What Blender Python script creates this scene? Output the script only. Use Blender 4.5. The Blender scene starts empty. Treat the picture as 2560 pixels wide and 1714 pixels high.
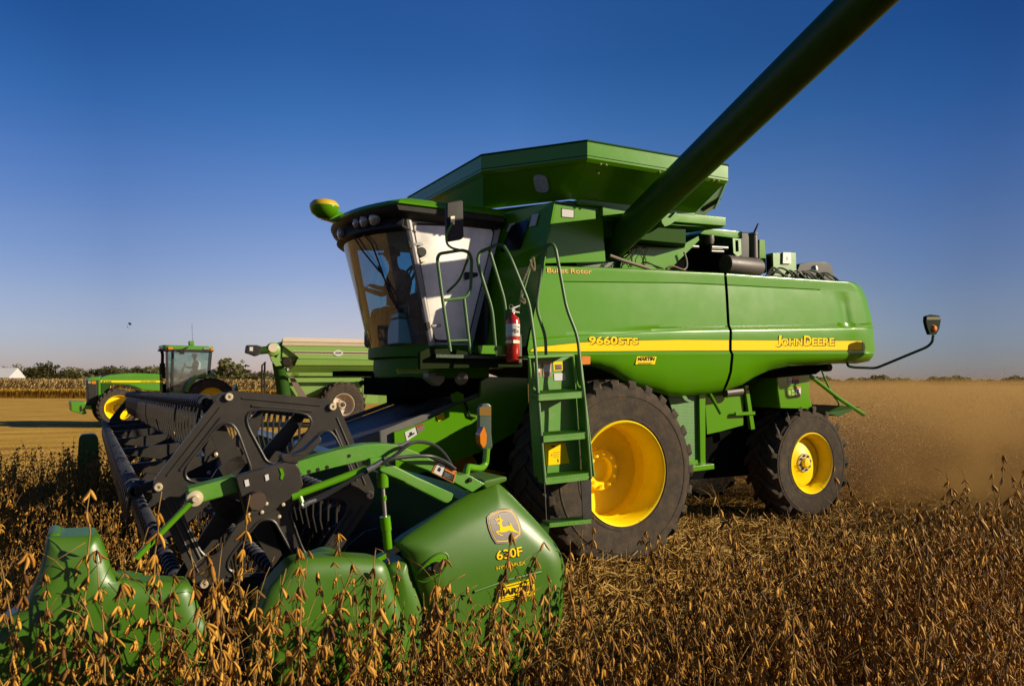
import bpy, bmesh, math, random
from math import *
from mathutils import Vector, Matrix, geometry
random.seed(7)
SC = bpy.context.scene
COL = SC.collection
# ---------------------------------------------------------------- camera
F = 1900.0; CH = 1.85; PITCH = atan(98/1900); ROLL = radians(.2)
cd = bpy.data.cameras.new("camera"); cam = bpy.data.objects.new("camera", cd); COL.objects.link(cam)
cd.sensor_width = 36; cd.lens = 36*F/2560; cd.clip_start = .05; cd.clip_end = 6000
cam.matrix_world = Matrix.Translation((0, 0, CH)) @ Matrix.Rotation(pi/2+PITCH, 4, 'X') @ Matrix.Rotation(ROLL, 4, 'Z')
cd.dof.use_dof = True; cd.dof.focus_distance = 6.0; cd.dof.aperture_fstop = 7.0
SC.camera = cam
# ---------------------------------------------------------------- world and sun
SUN_EL = radians(21); SUN_AZ = radians(99.8)
w = bpy.data.worlds.new("World"); SC.world = w; w.use_nodes = True
nt = w.node_tree; nt.nodes.clear()
sky = nt.nodes.new('ShaderNodeTexSky'); sky.sky_type = 'NISHITA'; sky.sun_disc = False
sky.sun_elevation = SUN_EL; sky.sun_rotation = SUN_AZ; sky.altitude = 300
sky.air_density = 1.0; sky.dust_density = .6; sky.ozone_density = 3.0
hsv = nt.nodes.new('ShaderNodeHueSaturation'); hsv.inputs['Saturation'].default_value = 1.25; hsv.inputs['Hue'].default_value = .51
bg = nt.nodes.new('ShaderNodeBackground'); bg.inputs['Strength'].default_value = .099
wo = nt.nodes.new('ShaderNodeOutputWorld')
nt.links.new(sky.outputs[0], hsv.inputs['Color'])
wtc = nt.nodes.new('ShaderNodeTexCoord'); wsp = nt.nodes.new('ShaderNodeSeparateXYZ'); nt.links.new(wtc.outputs['Generated'], wsp.inputs[0])
wr = nt.nodes.new('ShaderNodeValToRGB'); wr.color_ramp.interpolation = 'LINEAR'; we = wr.color_ramp.elements     # polarised, hazier autumn air: tint by elevation
RA = [(0, (1.45, 1.15, 1.62)), (.045, (1.49, 1.22, 1.60)), (.10, (1.84, 1.39, 1.58)), (.177, (1.87, 1.45, 1.63)), (.251, (1.49, 1.40, 1.68)), (.322, (.90, 1.25, 1.60)), (.396, (.61, 1.03, 1.42)), (.7, (.5, .85, 1.25)), (1, (.5, .85, 1.25))]
while len(we) < len(RA): we.new(.5)
for e_, (z_, c_) in zip(we, RA): e_.position = z_
for e_, (z_, c_) in zip(we, RA): e_.color = (*[q/2.5 for q in c_], 1)
nt.links.new(wsp.outputs['Z'], wr.inputs[0])
wm = nt.nodes.new('ShaderNodeMix'); wm.data_type = 'RGBA'; wm.blend_type = 'MULTIPLY'; wm.inputs[0].default_value = 1
nt.links.new(hsv.outputs[0], wm.inputs[6]); nt.links.new(wr.outputs[0], wm.inputs[7])
wx = nt.nodes.new('ShaderNodeMapRange'); wx.inputs[1].default_value = -.5; wx.inputs[2].default_value = .5; wx.inputs[3].default_value = 2.55; wx.inputs[4].default_value = 1.8; nt.links.new(wsp.outputs['X'], wx.inputs[0])
wh = nt.nodes.new('ShaderNodeMapRange'); wh.inputs[1].default_value = -1; nt.links.new(wsp.outputs['X'], wh.inputs[0])
wr2 = nt.nodes.new('ShaderNodeValToRGB'); w2 = wr2.color_ramp.elements      # and by azimuth
RX = [(-.46, (1, 1, 1)), (-.26, (1.6, 1.47, 1.36)), (0, (2.2, 1.77, 1.6)), (.21, (1.6, 1.52, 1.4)), (.37, (1.29, 1.29, 1.22)), (.46, (.93, 1.08, 1.15)), (.52, (.82, .93, 1.0)), (1, (.8, .9, 1.))]
while len(w2) < len(RX): w2.new(.5)
for e_, (z_, c_) in zip(w2, RX): e_.position = (z_+1)/2
for e_, (z_, c_) in zip(w2, RX): e_.color = (*[q/2.5 for q in c_], 1)
nt.links.new(wh.outputs[0], wr2.inputs[0])
wy = nt.nodes.new('ShaderNodeMapRange'); wy.inputs[1].default_value = .55; wy.inputs[2].default_value = .8; nt.links.new(wsp.outputs['Y'], wy.inputs[0])
wk = nt.nodes.new('ShaderNodeMix'); wk.data_type = 'RGBA'; wk.inputs[6].default_value = (.4, .4, .4, 1); nt.links.new(wy.outputs[0], wk.inputs[0]); nt.links.new(wr2.outputs[0], wk.inputs[7])
wm2 = nt.nodes.new('ShaderNodeMix'); wm2.data_type = 'RGBA'; wm2.blend_type = 'MULTIPLY'; wm2.inputs[0].default_value = 1; nt.links.new(wm.outputs[2], wm2.inputs[6]); nt.links.new(wk.outputs[2], wm2.inputs[7])
wn_ = nt.nodes.new('ShaderNodeVectorMath'); wn_.operation = 'SCALE'; nt.links.new(wm2.outputs[2], wn_.inputs[0]); nt.links.new(wx.outputs[0], wn_.inputs['Scale']); nt.links.new(wn_.outputs[0], bg.inputs[0]); nt.links.new(bg.outputs[0], wo.inputs[0])
sl = bpy.data.lights.new("sun", 'SUN'); sl.energy = 4.8; sl.angle = radians(.5); sl.color = (1, .88, .66)
so = bpy.data.objects.new("sun", sl); COL.objects.link(so)
sv = Vector((sin(SUN_AZ)*cos(SUN_EL), cos(SUN_AZ)*cos(SUN_EL), sin(SUN_EL)))
so.rotation_euler = sv.to_track_quat('Z', 'Y').to_euler(); so.location = (30, -5, 20)
SC.view_settings.view_transform = 'Standard'; SC.view_settings.look = 'None'; SC.view_settings.gamma = 1
SC.view_settings.exposure = 0.6
SC.cycles.max_bounces = 8; SC.cycles.transparent_max_bounces = 24; SC.cycles.volume_bounces = 1

# ---------------------------------------------------------------- frames: a point of the photo on a plane of a machine
def ray(px, py):
    x = (px-1280)/F; y = (857-py)/F; c, s = cos(ROLL), sin(ROLL); x, y = x*c-y*s, x*s+y*c
    return (x, cos(PITCH)-y*sin(PITCH), sin(PITCH)+y*cos(PITCH))
class Fr:
    def __init__(s, x, y, al): s.x, s.y, s.al, s.c, s.s = x, y, al, cos(al), sin(al)
    def loc(s, p):
        X, Y = p[0]-s.x, p[1]-s.y
        return (X*s.c+Y*s.s, -X*s.s+Y*s.c, p[2])
    def wor(s, a, b, z): return Vector((s.x+a*s.c-b*s.s, s.y+a*s.s+b*s.c, z))
    def _i(s, px, py, n, v):
        r = ray(px, py); o = s.loc((0, 0, CH)); e = s.loc((r[0], r[1], CH+r[2])); d = [e[i]-o[i] for i in range(3)]
        t = (v-o[n])/d[n]; return Vector([o[i]+t*d[i] for i in range(3)])
    def A(s, px, py, a): return s._i(px, py, 0, a)
    def B(s, px, py, b): return s._i(px, py, 1, b)
    def Z(s, px, py, z): return s._i(px, py, 2, z)
    def Pl(s, px, py, P, N):
        r = ray(px, py); o = Vector(s.loc((0, 0, CH))); d = Vector(s.loc((r[0], r[1], CH+r[2])))-o; return o+d*((P-o).dot(N)/d.dot(N))
    def Bs(s, pts, b): return [s.B(x, y, b) for x, y in pts]
K = Fr(1.127, 7.62, radians(29))        # combine: a rearwards, b away from the camera
T = Fr(-15.7, 30.3, radians(33))        # tractor
C = Fr(-6.8, 30.8, radians(26))         # cart

# ---------------------------------------------------------------- materials
MATS = {}
def mat(name, col, rough=.5, metal=0., coat=0., var=.0, vscale=3., bump=0., bscale=40., dust=0., spec=.5, dcol=(.30, .22, .13)):
    if max(col) > .03: col = tuple(c*.66 for c in col)
    dcol = tuple(c*.66 for c in dcol)
    m = bpy.data.materials.new(name); m.use_nodes = True; n = m.node_tree; p = n.nodes['Principled BSDF']; L = n.links
    p.inputs['Roughness'].default_value = rough; p.inputs['Metallic'].default_value = metal
    p.inputs['Coat Weight'].default_value = coat; p.inputs['Coat Roughness'].default_value = .12
    p.inputs['Specular IOR Level'].default_value = spec
    tc = n.nodes.new('ShaderNodeTexCoord'); src = None
    if var or dust:
        nz = n.nodes.new('ShaderNodeTexNoise'); nz.inputs['Scale'].default_value = vscale; nz.inputs['Detail'].default_value = 6
        L.new(tc.outputs['Object'], nz.inputs['Vector'])
        mx = n.nodes.new('ShaderNodeMix'); mx.data_type = 'RGBA'
        mx.inputs[6].default_value = [c*(1-var) for c in col]+[1]; mx.inputs[7].default_value = [min(1, c*(1+var)) for c in col]+[1]
        L.new(nz.outputs['Fac'], mx.inputs[0]); src = mx.outputs[2]
        if dust:
            n2 = n.nodes.new('ShaderNodeTexNoise'); n2.inputs['Scale'].default_value = vscale*2.3; n2.inputs['Detail'].default_value = 10; n2.inputs['Roughness'].default_value = .7
            L.new(tc.outputs['Object'], n2.inputs['Vector'])
            mr = n.nodes.new('ShaderNodeMapRange'); mr.inputs[1].default_value = .42; mr.inputs[2].default_value = .75; mr.inputs[4].default_value = dust
            L.new(n2.outputs['Fac'], mr.inputs[0])
            m2 = n.nodes.new('ShaderNodeMix'); m2.data_type = 'RGBA'; L.new(mr.outputs[0], m2.inputs[0]); L.new(src, m2.inputs[6]); m2.inputs[7].default_value = (*dcol, 1)
            src = m2.outputs[2]
            m3 = n.nodes.new('ShaderNodeMath'); m3.operation = 'MULTIPLY_ADD'; m3.inputs[1].default_value = .5; m3.inputs[2].default_value = rough
            L.new(mr.outputs[0], m3.inputs[0]); L.new(m3.outputs[0], p.inputs['Roughness'])
        L.new(src, p.inputs['Base Color'])
    else: p.inputs['Base Color'].default_value = (*col, 1)
    if bump:
        nb = n.nodes.new('ShaderNodeTexNoise'); nb.inputs['Scale'].default_value = bscale; nb.inputs['Detail'].default_value = 4
        L.new(tc.outputs['Object'], nb.inputs['Vector'])
        b = n.nodes.new('ShaderNodeBump'); b.inputs['Strength'].default_value = bump; b.inputs['Distance'].default_value = .01
        L.new(nb.outputs['Fac'], b.inputs['Height']); L.new(b.outputs[0], p.inputs['Normal'])
    MATS[name] = m; return m
green = mat('green_paint', (.11, .345, .002), .20, coat=.0, var=.06, vscale=1.2, dust=.07, bump=.025, bscale=1.5, spec=.4)
greenp = mat('green_moulded_plastic', (.065, .185, .004), .38, coat=.0, var=.14, vscale=2, dust=.10, bump=.05, bscale=300)
greenw = mat('worn_green_paint', (.10, .33, .015), .42, coat=.1, var=.12, vscale=4, dust=.22, bump=.06, bscale=60)
greent = mat('tractor_green', (.085, .31, .006), .4, coat=.15, var=.08, vscale=1, dust=.12)
greenc = mat('cart_green', (.24, .44, .07), .5, coat=.1, var=.1, vscale=.8, dust=.18)
creamc = mat('cream_paint', (.80, .66, .48), .6, var=.08, vscale=1, dust=.1)
yellow = mat('yellow_paint', (1.32, .92, .0), .40, spec=.2, var=.05, vscale=3, dust=.12)
ystick = mat('yellow_decal', (1.25, .82, .0), .5, var=.02, spec=.08)
gold = mat('gold_decal', (1.0, .66, .12), .5, spec=.1)
dkdec = mat('dark_decal', (.022, .018, .012), .6, spec=.1)
greyd = mat('grey_brown_decal', (.22, .17, .13), .4, coat=.3)
orange = mat('orange_decal', (.75, .22, .02), .5)
white = mat('white_decal', (.75, .73, .70), .5, var=.05)
mat('shaded_base_green', (.05, .19, .004), .55, spec=.08)  # darker, duller copy of the green, shade painted in for shaded faces
black = mat('black_plastic', (.018, .017, .016), .5, var=.2, vscale=5, dust=.10, spec=.25)
reelm = mat('reel_black_plastic', (.030, .026, .022), .34, var=.15, vscale=4, dust=.07, bump=.05, bscale=200, spec=.3)
bluebl = mat('reel_tube_blue_black', (.02, .024, .045), .35, coat=.1, dust=.12, vscale=4, spec=.4)
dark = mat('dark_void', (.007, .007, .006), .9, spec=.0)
rubber = mat('tyre_rubber', (.062, .050, .040), .8, var=.25, vscale=4, dust=.65, bump=.3, bscale=30, spec=.12, dcol=(.20, .14, .085))
steel = mat('bare_steel', (.42, .40, .37), .4, metal=.8)
zinc = mat('zinc_bolt', (.95, .78, .5), .42, metal=.5)
rust = mat('brown_hub_steel', (.12, .075, .05), .5, metal=.5)
muff = mat('muffler_brown', (.10, .08, .07), .5, var=.2, dust=.2)
red = mat('red_enamel', (.55, .02, .015), .25, coat=.6)
amber = mat('amber_lens', (.85, .25, .01), .15, coat=.6)
lamp = mat('lamp_glass', (.36, .33, .29), .15, coat=.8)
feedm = mat('feeder_grey_steel', (.15, .145, .14), .5, metal=.1, spec=.3, var=.2, vscale=3, dust=.35)
hose = mat('black_hose', (.02, .02, .02), .35)
cream2 = mat('pillar_trim', (.45, .40, .37), .35, coat=.4)
cloth = mat('seat_cloth', (.05, .04, .03), .8)
skin = mat('skin', (.30, .17, .11), .6)
shirt = mat('work_shirt', (.035, .045, .07), .9)
cap = mat('cap_cloth', (.05, .12, .04), .8)
coolb = mat('cooler_blue', (.12, .35, .40), .5); coolg = mat('cooler_lid_green', (.01, .12, .10), .4)
bark = mat('bark', (.09, .07, .05), .9, var=.3)
barnw = mat('barn_white', (.75, .73, .72), .5); barng = mat('barn_wall_grey', (.35, .34, .36), .6)
def glass(name, tint, refl=.06, dust=0.0, alpha_min=.0):
    m = bpy.data.materials.new(name); m.use_nodes = True; n = m.node_tree; n.nodes.clear(); L = n.links
    o = n.nodes.new('ShaderNodeOutputMaterial'); tr = n.nodes.new('ShaderNodeBsdfTransparent'); tr.inputs[0].default_value = (*tint, 1)
    g = n.nodes.new('ShaderNodeBsdfGlossy'); g.inputs['Roughness'].default_value = .03
    fr = n.nodes.new('ShaderNodeFresnel'); fr.inputs[0].default_value = 1.5
    ad = n.nodes.new('ShaderNodeMath'); ad.operation = 'ADD'; ad.inputs[1].default_value = refl; L.new(fr.outputs[0], ad.inputs[0])
    mx = n.nodes.new('ShaderNodeMixShader'); L.new(ad.outputs[0], mx.inputs[0]); L.new(tr.outputs[0], mx.inputs[1]); L.new(g.outputs[0], mx.inputs[2])
    last = mx
    if dust:  # pale film: thin dust on most panes, painted glare on the door
        d = n.nodes.new('ShaderNodeBsdfDiffuse'); d.inputs[0].default_value = (.62, .58, .52, 1)
        d2 = n.nodes.new('ShaderNodeBsdfGlossy'); d2.inputs['Roughness'].default_value = .42; d2.inputs[0].default_value = (.8, .75, .68, 1)
        ms = n.nodes.new('ShaderNodeMixShader'); ms.inputs[0].default_value = .45; L.new(d.outputs[0], ms.inputs[1]); L.new(d2.outputs[0], ms.inputs[2])
        tc = n.nodes.new('ShaderNodeTexCoord'); nz = n.nodes.new('ShaderNodeTexNoise'); nz.inputs['Scale'].default_value = 3; nz.inputs['Detail'].default_value = 8
        L.new(tc.outputs['Object'], nz.inputs['Vector'])
        mr = n.nodes.new('ShaderNodeMapRange'); mr.inputs[1].default_value = .3; mr.inputs[2].default_value = .7; mr.inputs[3].default_value = dust*.6; mr.inputs[4].default_value = dust*1.3
        L.new(nz.outputs['Fac'], mr.inputs[0])
        m2 = n.nodes.new('ShaderNodeMixShader'); L.new(mr.outputs[0], m2.inputs[0]); L.new(mx.outputs[0], m2.inputs[1]); L.new(ms.outputs[0], m2.inputs[2]); last = m2
    L.new(last.outputs[0], o.inputs[0]); return m
wind = glass('windshield_glass', (.46, .74, .82), .06, .09)
doorg = glass('glare_door_glass', (.6, .78, .80), .05, .85)  # heavy pale film stands in for sun glare on the door pane
tglass = glass('tractor_glass', (.72, .88, .88), .05, .10)
mirrg = mat('mirror_glass', (.6, .6, .6), .05, metal=1)
# perforated screen
def screen():
    m = bpy.data.materials.new('perforated_screen'); m.use_nodes = True; n = m.node_tree; p = n.nodes['Principled BSDF']; L = n.links
    tc = n.nodes.new('ShaderNodeTexCoord'); v = n.nodes.new('ShaderNodeTexVoronoi'); v.inputs['Scale'].default_value = 60; v.inputs['Randomness'].default_value = .1
    L.new(tc.outputs['Object'], v.inputs['Vector']); r = n.nodes.new('ShaderNodeValToRGB'); r.color_ramp.elements[0].position = .3; r.color_ramp.elements[0].color = (.005, .01, .002, 1)
    r.color_ramp.elements[1].position = .42; r.color_ramp.elements[1].color = (.09, .26, .04, 1); L.new(v.outputs['Distance'], r.inputs[0]); L.new(r.outputs[0], p.inputs['Base Color'])
    p.inputs['Roughness'].default_value = .5; return m
screenm = screen()

# ---------------------------------------------------------------- mesh helpers
def tag(o, label=None, cat=None, group=None, kind=None):
    if label: o['label'] = label
    if cat: o['category'] = cat
    if group: o['group'] = group
    if kind: o['kind'] = kind
    return o
def empty(name, fr=None, loc=None, rz=0, label=None, cat=None, group=None):
    o = bpy.data.objects.new(name, None); COL.objects.link(o)
    if fr: o.location = (fr.x, fr.y, 0); o.rotation_euler = (0, 0, fr.al)
    else: o.location = loc or (0, 0, 0); o.rotation_euler = (0, 0, rz)
    o.empty_display_size = .2
    return tag(o, label, cat, group)
class MB:
    def __init__(s): s.v = []; s.f = []; s.m = []
    def add(s, vs, fs, mi=0):
        n = len(s.v); s.v += [tuple(q) for q in vs]; s.f += [tuple(n+i for i in f) for f in fs]; s.m += [mi]*len(fs)
    def box(s, c, d, M=None, mi=0):
        vs = []
        for i in range(8):
            q = Vector(((i & 1)-.5, ((i >> 1) & 1)-.5, (i >> 2)-.5)); q = Vector((q.x*d[0], q.y*d[1], q.z*d[2]))
            if M: q = M @ q
            vs.append(Vector(c)+q)
        s.add(vs, [(0, 2, 3, 1), (4, 5, 7, 6), (0, 1, 5, 4), (2, 6, 7, 3), (0, 4, 6, 2), (1, 3, 7, 5)], mi); return s
    def tube(s, pts, r, n=10, cap=True, mi=0, r2=None):
        pts = [Vector(q) for q in pts]; N = len(pts); up = Vector((0, 0, 1)); vs = []; prev = None
        for i, p in enumerate(pts):
            t = (pts[min(i+1, N-1)]-pts[max(i-1, 0)]).normalized()
            if prev is None:
                u = t.cross(up)
                if u.length < .05: u = t.cross(Vector((1, 0, 0)))
            else: u = prev-t*prev.dot(t)
            u.normalize(); prev = u; v = t.cross(u)
            rr = r if r2 is None else r+(r2-r)*i/(N-1)
            if isinstance(r, (list, tuple)): rr = r[i]
            for k in range(n): an = 2*pi*k/n; vs.append(p+(u*cos(an)+v*sin(an))*rr)
        fs = [(i*n+k, i*n+(k+1) % n, (i+1)*n+(k+1) % n, (i+1)*n+k) for i in range(N-1) for k in range(n)]
        if cap: fs += [tuple(range(n-1, -1, -1)), tuple((N-1)*n+k for k in range(n))]
        s.add(vs, fs, mi); return s
    def lathe(s, prof, o, ax='b', n=48, mi=0, closed=False):   # prof (r, y) about an axis parallel to b (local y) or z
        vs = []
        for r, y in prof:
            for k in range(n):
                an = 2*pi*k/n
                if ax == 'b': vs.append((o[0]+r*cos(an), o[1]+y, o[2]+r*sin(an)))
                elif ax == 'z': vs.append((o[0]+r*cos(an), o[1]+r*sin(an), o[2]+y))
                else: vs.append((o[0]+y, o[1]+r*cos(an), o[2]+r*sin(an)))
        N = len(prof); R = N if closed else N-1
        s.add(vs, [(i*n+k, i*n+(k+1) % n, ((i+1) % N)*n+(k+1) % n, ((i+1) % N)*n+k) for i in range(R) for k in range(n)], mi); return s
    def prism(s, pts, off, holes=(), mi=0):
        pts = [Vector(q) for q in pts]; loops = [pts]+[[Vector(q) for q in h] for h in holes]; off = Vector(off)
        flat = [q for l in loops for q in l]; n = len(flat)
        tr = geometry.tessellate_polygon(loops) if (holes or len(pts) > 4) else [tuple(range(len(pts)))]
        fs = [tuple(t) for t in tr]+[tuple(n+i for i in reversed(t)) for t in tr]; k = 0
        for l in loops:
            m = len(l); fs += [(k+i, k+(i+1) % m, n+k+(i+1) % m, n+k+i) for i in range(m)]; k += m
        s.add(flat+[q+off for q in flat], fs, mi); return s
    def grid(s, rows, mi=0):
        n = len(rows[0]); s.add([q for r in rows for q in r], [(i*n+k, i*n+k+1, (i+1)*n+k+1, (i+1)*n+k) for i in range(len(rows)-1) for k in range(n-1)], mi); return s
    def build(s, name, m, parent=None, smooth=False, bevel=0, seg=2, solid=0, ang=35, kind=None, label=None):
        me = bpy.data.meshes.new(name); me.from_pydata(s.v, [], s.f)
        for q in (m if isinstance(m, (list, tuple)) else [m]): me.materials.append(q)
        if isinstance(m, (list, tuple)): me.polygons.foreach_set('material_index', s.m)
        bm = bmesh.new(); bm.from_mesh(me); 
        if len(s.f) < 60000: bmesh.ops.recalc_face_normals(bm, faces=bm.faces)
        bm.to_mesh(me); bm.free()
        if smooth: me.shade_smooth()
        o = bpy.data.objects.new(name, me); COL.objects.link(o)
        if parent: o.parent = parent
        if smooth and ang and not bevel:
            try: me.set_sharp_from_angle(angle=radians(ang))
            except Exception: pass
        if solid: k = o.modifiers.new('s', 'SOLIDIFY'); k.thickness = solid; k.offset = 0
        if bevel:
            k = o.modifiers.new('b', 'BEVEL'); k.width = bevel; k.segments = seg; k.limit_method = 'ANGLE'; k.angle_limit = radians(30); me.shade_smooth()
            k = o.modifiers.new('w', 'WEIGHTED_NORMAL')
        if kind: o['kind'] = kind
        if label: o['label'] = label
        return o
def fillet(pts, r, n=5):
    pts = [Vector(p) for p in pts]; out = []; N = len(pts)
    for i in range(N):
        p = pts[i]; a = pts[i-1]-p; b = pts[(i+1) % N]-p; rr = r[i] if isinstance(r, (list, tuple)) else r
        d = min(rr, a.length*.49, b.length*.49)
        if d < 1e-4: out.append(p); continue
        A = p+a.normalized()*d; B = p+b.normalized()*d
        for k in range(n+1): t = k/n; out.append(A*(1-t)**2+p*2*t*(1-t)+B*t*t)
    return out
def smoothpath(pts, r=.05, n=4):
    pts = [Vector(p) for p in pts]; out = [pts[0]]
    for i in range(1, len(pts)-1):
        p = pts[i]; a = pts[i-1]-p; b = pts[i+1]-p; d = min(r, a.length*.45, b.length*.45); A = p+a.normalized()*d; B = p+b.normalized()*d
        for k in range(n+1): t = k/n; out.append(A*(1-t)**2+p*2*t*(1-t)+B*t*t)
    return out+[pts[-1]]
def spline(pts, n=6):
    pts = [Vector(p) for p in pts]; q = [pts[0]]+pts+[pts[-1]]; out = []
    for i in range(1, len(q)-2):
        a, b, c, d = q[i-1:i+3]
        for k in range(n):
            t = k/n; out.append(.5*((2*b)+(c-a)*t+(2*a-5*b+4*c-d)*t*t+(3*b-a-3*c+d)*t**3))
    return out+[pts[-1]]
def plate(name, fr, px, b, th, m, parent, holes=(), bevel=0, seg=2, fil=0, label=None, smooth=False):
    pts = fr.Bs(px, b)
    if fil: pts = fillet(pts, fil)
    return MB().prism(pts, (0, th, 0), [fr.Bs(h, b) for h in holes]).build(name, m, parent, bevel=bevel, seg=seg, label=label, smooth=smooth)
def text(fr, s, BL, BR, TL, b, m, parent, name='lettering', off=0., depth=.0015, mb=None):
    cu = bpy.data.curves.new('t', 'FONT'); cu.body = s; cu.offset = off; cu.extrude = .02; cu.resolution_u = 3
    o = bpy.data.objects.new('t', cu); COL.objects.link(o); dg = bpy.context.evaluated_depsgraph_get(); dg.update()
    me = bpy.data.meshes.new_from_object(o.evaluated_get(dg)); bpy.data.objects.remove(o); bpy.data.curves.remove(cu)
    xs = [v.co.x for v in me.vertices]; ys = [v.co.y for v in me.vertices]; x0, x1, y0, y1 = min(xs), max(xs), min(ys), max(ys)
    if isinstance(b, (int, float)): P0, P1, P2 = fr.B(*BL, b), fr.B(*BR, b), fr.B(*TL, b)
    else: P0, P1, P2 = b(*BL), b(*BR), b(*TL)
    U, V = P1-P0, P2-P0; N = V.cross(U).normalized()      # towards the back
    for v in me.vertices:
        c = v.co.copy(); v.co = P0+U*((c.x-x0)/(x1-x0))+V*((c.y-y0)/(y1-y0))+N*(0 if c.z > 0 else depth)
    me.materials.clear(); me.materials.append(m); me.name = name
    for p in me.polygons: p.material_index = 0
    ob = bpy.data.objects.new(name, me); COL.objects.link(ob); ob.parent = parent; return ob
def sticker(fr, quad, b, parent, base, bands, name='decal', th=.002):
    # quad BL BR TR TL in px; bands (u0, v0, u1, v1, material)
    mats = [base]; mb = MB(); Q = fr.Bs(quad, b) if isinstance(b, (int, float)) else [b(*q) for q in quad]
    def at(u, v): return (Q[0]*(1-u)+Q[1]*u)*(1-v)+(Q[3]*(1-u)+Q[2]*u)*v
    nrm = (Q[3]-Q[0]).cross(Q[1]-Q[0]).normalized()
    mb.prism(Q, nrm*th)
    for u0, v0, u1, v1, m in bands:
        if m not in mats: mats.append(m)
        mb.prism([at(u0, v0)-nrm*.0012, at(u1, v0)-nrm*.0012, at(u1, v1)-nrm*.0012, at(u0, v1)-nrm*.0012], nrm*.001, mi=mats.index(m))
    return mb.build(name, mats, parent)
def warn(inner=dkdec, head=orange):     # typical safety decal layout
    b = [(.06, .06, .42, .94, white), (.46, .62, .94, .94, head), (.46, .06, .94, .56, inner)]
    for k in range(5): b.append((.5, .11+k*.09, .9, .14+k*.09, white))
    b += [(.16, .3, .3, .6, inner), (.2, .62, .28, .74, inner), (.14, .74, .34, .8, inner)]
    return b

# ================================================================= GROUND
def groundmat():
    m = bpy.data.materials.new('stubble_field'); m.use_nodes = True; n = m.node_tree; p = n.nodes['Principled BSDF']; L = n.links
    p.inputs['Roughness'].default_value = .95; p.inputs['Specular IOR Level'].default_value = .1
    tc = n.nodes.new('ShaderNodeTexCoord'); mp = n.nodes.new('ShaderNodeMapping'); mp.inputs['Rotation'].default_value = (0, 0, -radians(29)); L.new(tc.outputs['Object'], mp.inputs[0])
    a = n.nodes.new('ShaderNodeTexNoise'); a.inputs['Scale'].default_value = 9; a.inputs['Detail'].default_value = 10; a.inputs['Roughness'].default_value = .75; L.new(mp.outputs[0], a.inputs[0])
    st = n.nodes.new('ShaderNodeMapping'); st.inputs['Scale'].default_value = (.35, 1.2, 1); L.new(mp.outputs[0], st.inputs[0])
    b = n.nodes.new('ShaderNodeTexNoise'); b.inputs['Scale'].default_value = .8; b.inputs['Detail'].default_value = 7; L.new(st.outputs[0], b.inputs[0])
    ad = n.nodes.new('ShaderNodeMath'); ad.operation = 'MULTIPLY_ADD'; ad.inputs[1].default_value = .4; L.new(a.outputs['Fac'], ad.inputs[0])
    ml = n.nodes.new('ShaderNodeMath'); ml.operation = 'MULTIPLY'; ml.inputs[1].default_value = .6; L.new(b.outputs['Fac'], ml.inputs[0]); L.new(ml.outputs[0], ad.inputs[2])
    r = n.nodes.new('ShaderNodeValToRGB'); e = r.color_ramp.elements; e[0].position = .34; e[0].color = (.20, .095, .010, 1); e[1].position = .66; e[1].color = (.60, .37, .065, 1)
    k = e.new(.5); k.color = (.46, .26, .04, 1); L.new(ad.outputs[0], r.inputs[0]); L.new(r.outputs[0], p.inputs['Base Color'])
    bp = n.nodes.new('ShaderNodeBump'); bp.inputs['Strength'].default_value = .8; bp.inputs['Distance'].default_value = .08; L.new(a.outputs['Fac'], bp.inputs['Height']); L.new(bp.outputs[0], p.inputs['Normal'])
    return m
gm = groundmat()
g = MB(); ys = [-60, -10, 0, 5, 10, 20, 40, 80, 160, 400, 1000, 3500]; xs = [-3500, -1200, -400, -120, -40, -10, 0, 10, 40, 120, 400, 1200, 3500]
g.grid([[(x, y, 0) for x in xs] for y in ys]); g.build('ground', gm, kind='structure')
# bare soil under the standing crop (near side of the machine)
soilm = mat('dark_soil_with_litter', (.045, .024, .006), .95, var=.5, vscale=14, bump=.6, bscale=30, dust=.35, spec=.1, dcol=(.14, .08, .03))
CR = K.wor
soil = MB(); soil.add([CR(-60, -40, .004), CR(14, -40, .004), CR(14, -2.95, .004), CR(-3.6, -2.95, .004), CR(-3.6, 6.5, .004), CR(-60, 6.5, .004)], [(0, 1, 2, 3), (0, 3, 4, 5)])
soil.build('soil', soilm, kind='structure')

# ================================================================= COMBINE HARVESTER
CB = empty('combine_harvester', K, label='large green and yellow combine harvester with black reel, cutting in the soybean field', cat='combine harvester')
def interp(pl, x):
    if x <= pl[0][0]: return pl[0][1]
    for (x0, y0), (x1, y1) in zip(pl, pl[1:]):
        if x <= x1: return y0+(y1-y0)*(x-x0)/(x1-x0)
    return pl[-1][1]
def xat(curve, y):   # curve given as (x, y) with y rising
    if y <= curve[0][1]: return curve[0][0]
    for (x0, y0), (x1, y1) in zip(curve, curve[1:]):
        if y <= y1: return x0+(x1-x0)*(y-y0)/(y1-y0)
    return curve[-1][0]
top = [(1361, 664), (1509, 668), (1699, 677), (1809, 682), (1895, 688), (2083, 701), (2120, 703), (2139, 707)]
gro = [(1352, 700), (1408, 704), (1699, 707), (1812, 712), (2043, 724), (2160, 730)]
crT = [(1330, 845), (1444, 835), (1600, 820), (1699, 816), (2104, 810), (2176, 808)]
crB = [(1328, 850), (1444, 842), (1600, 832), (1699, 828), (2104, 822), (2180, 820)]
stT = [(1326, 872), (1335, 868), (1452, 856), (1537, 852), (1699, 849), (2153, 852), (2185, 852)]
stB = [(1320, 879), (1699, 876), (2155, 874.6), (2186, 875)]
rid = [(1322, 887), (1699, 886), (2186, 884)]
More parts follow.
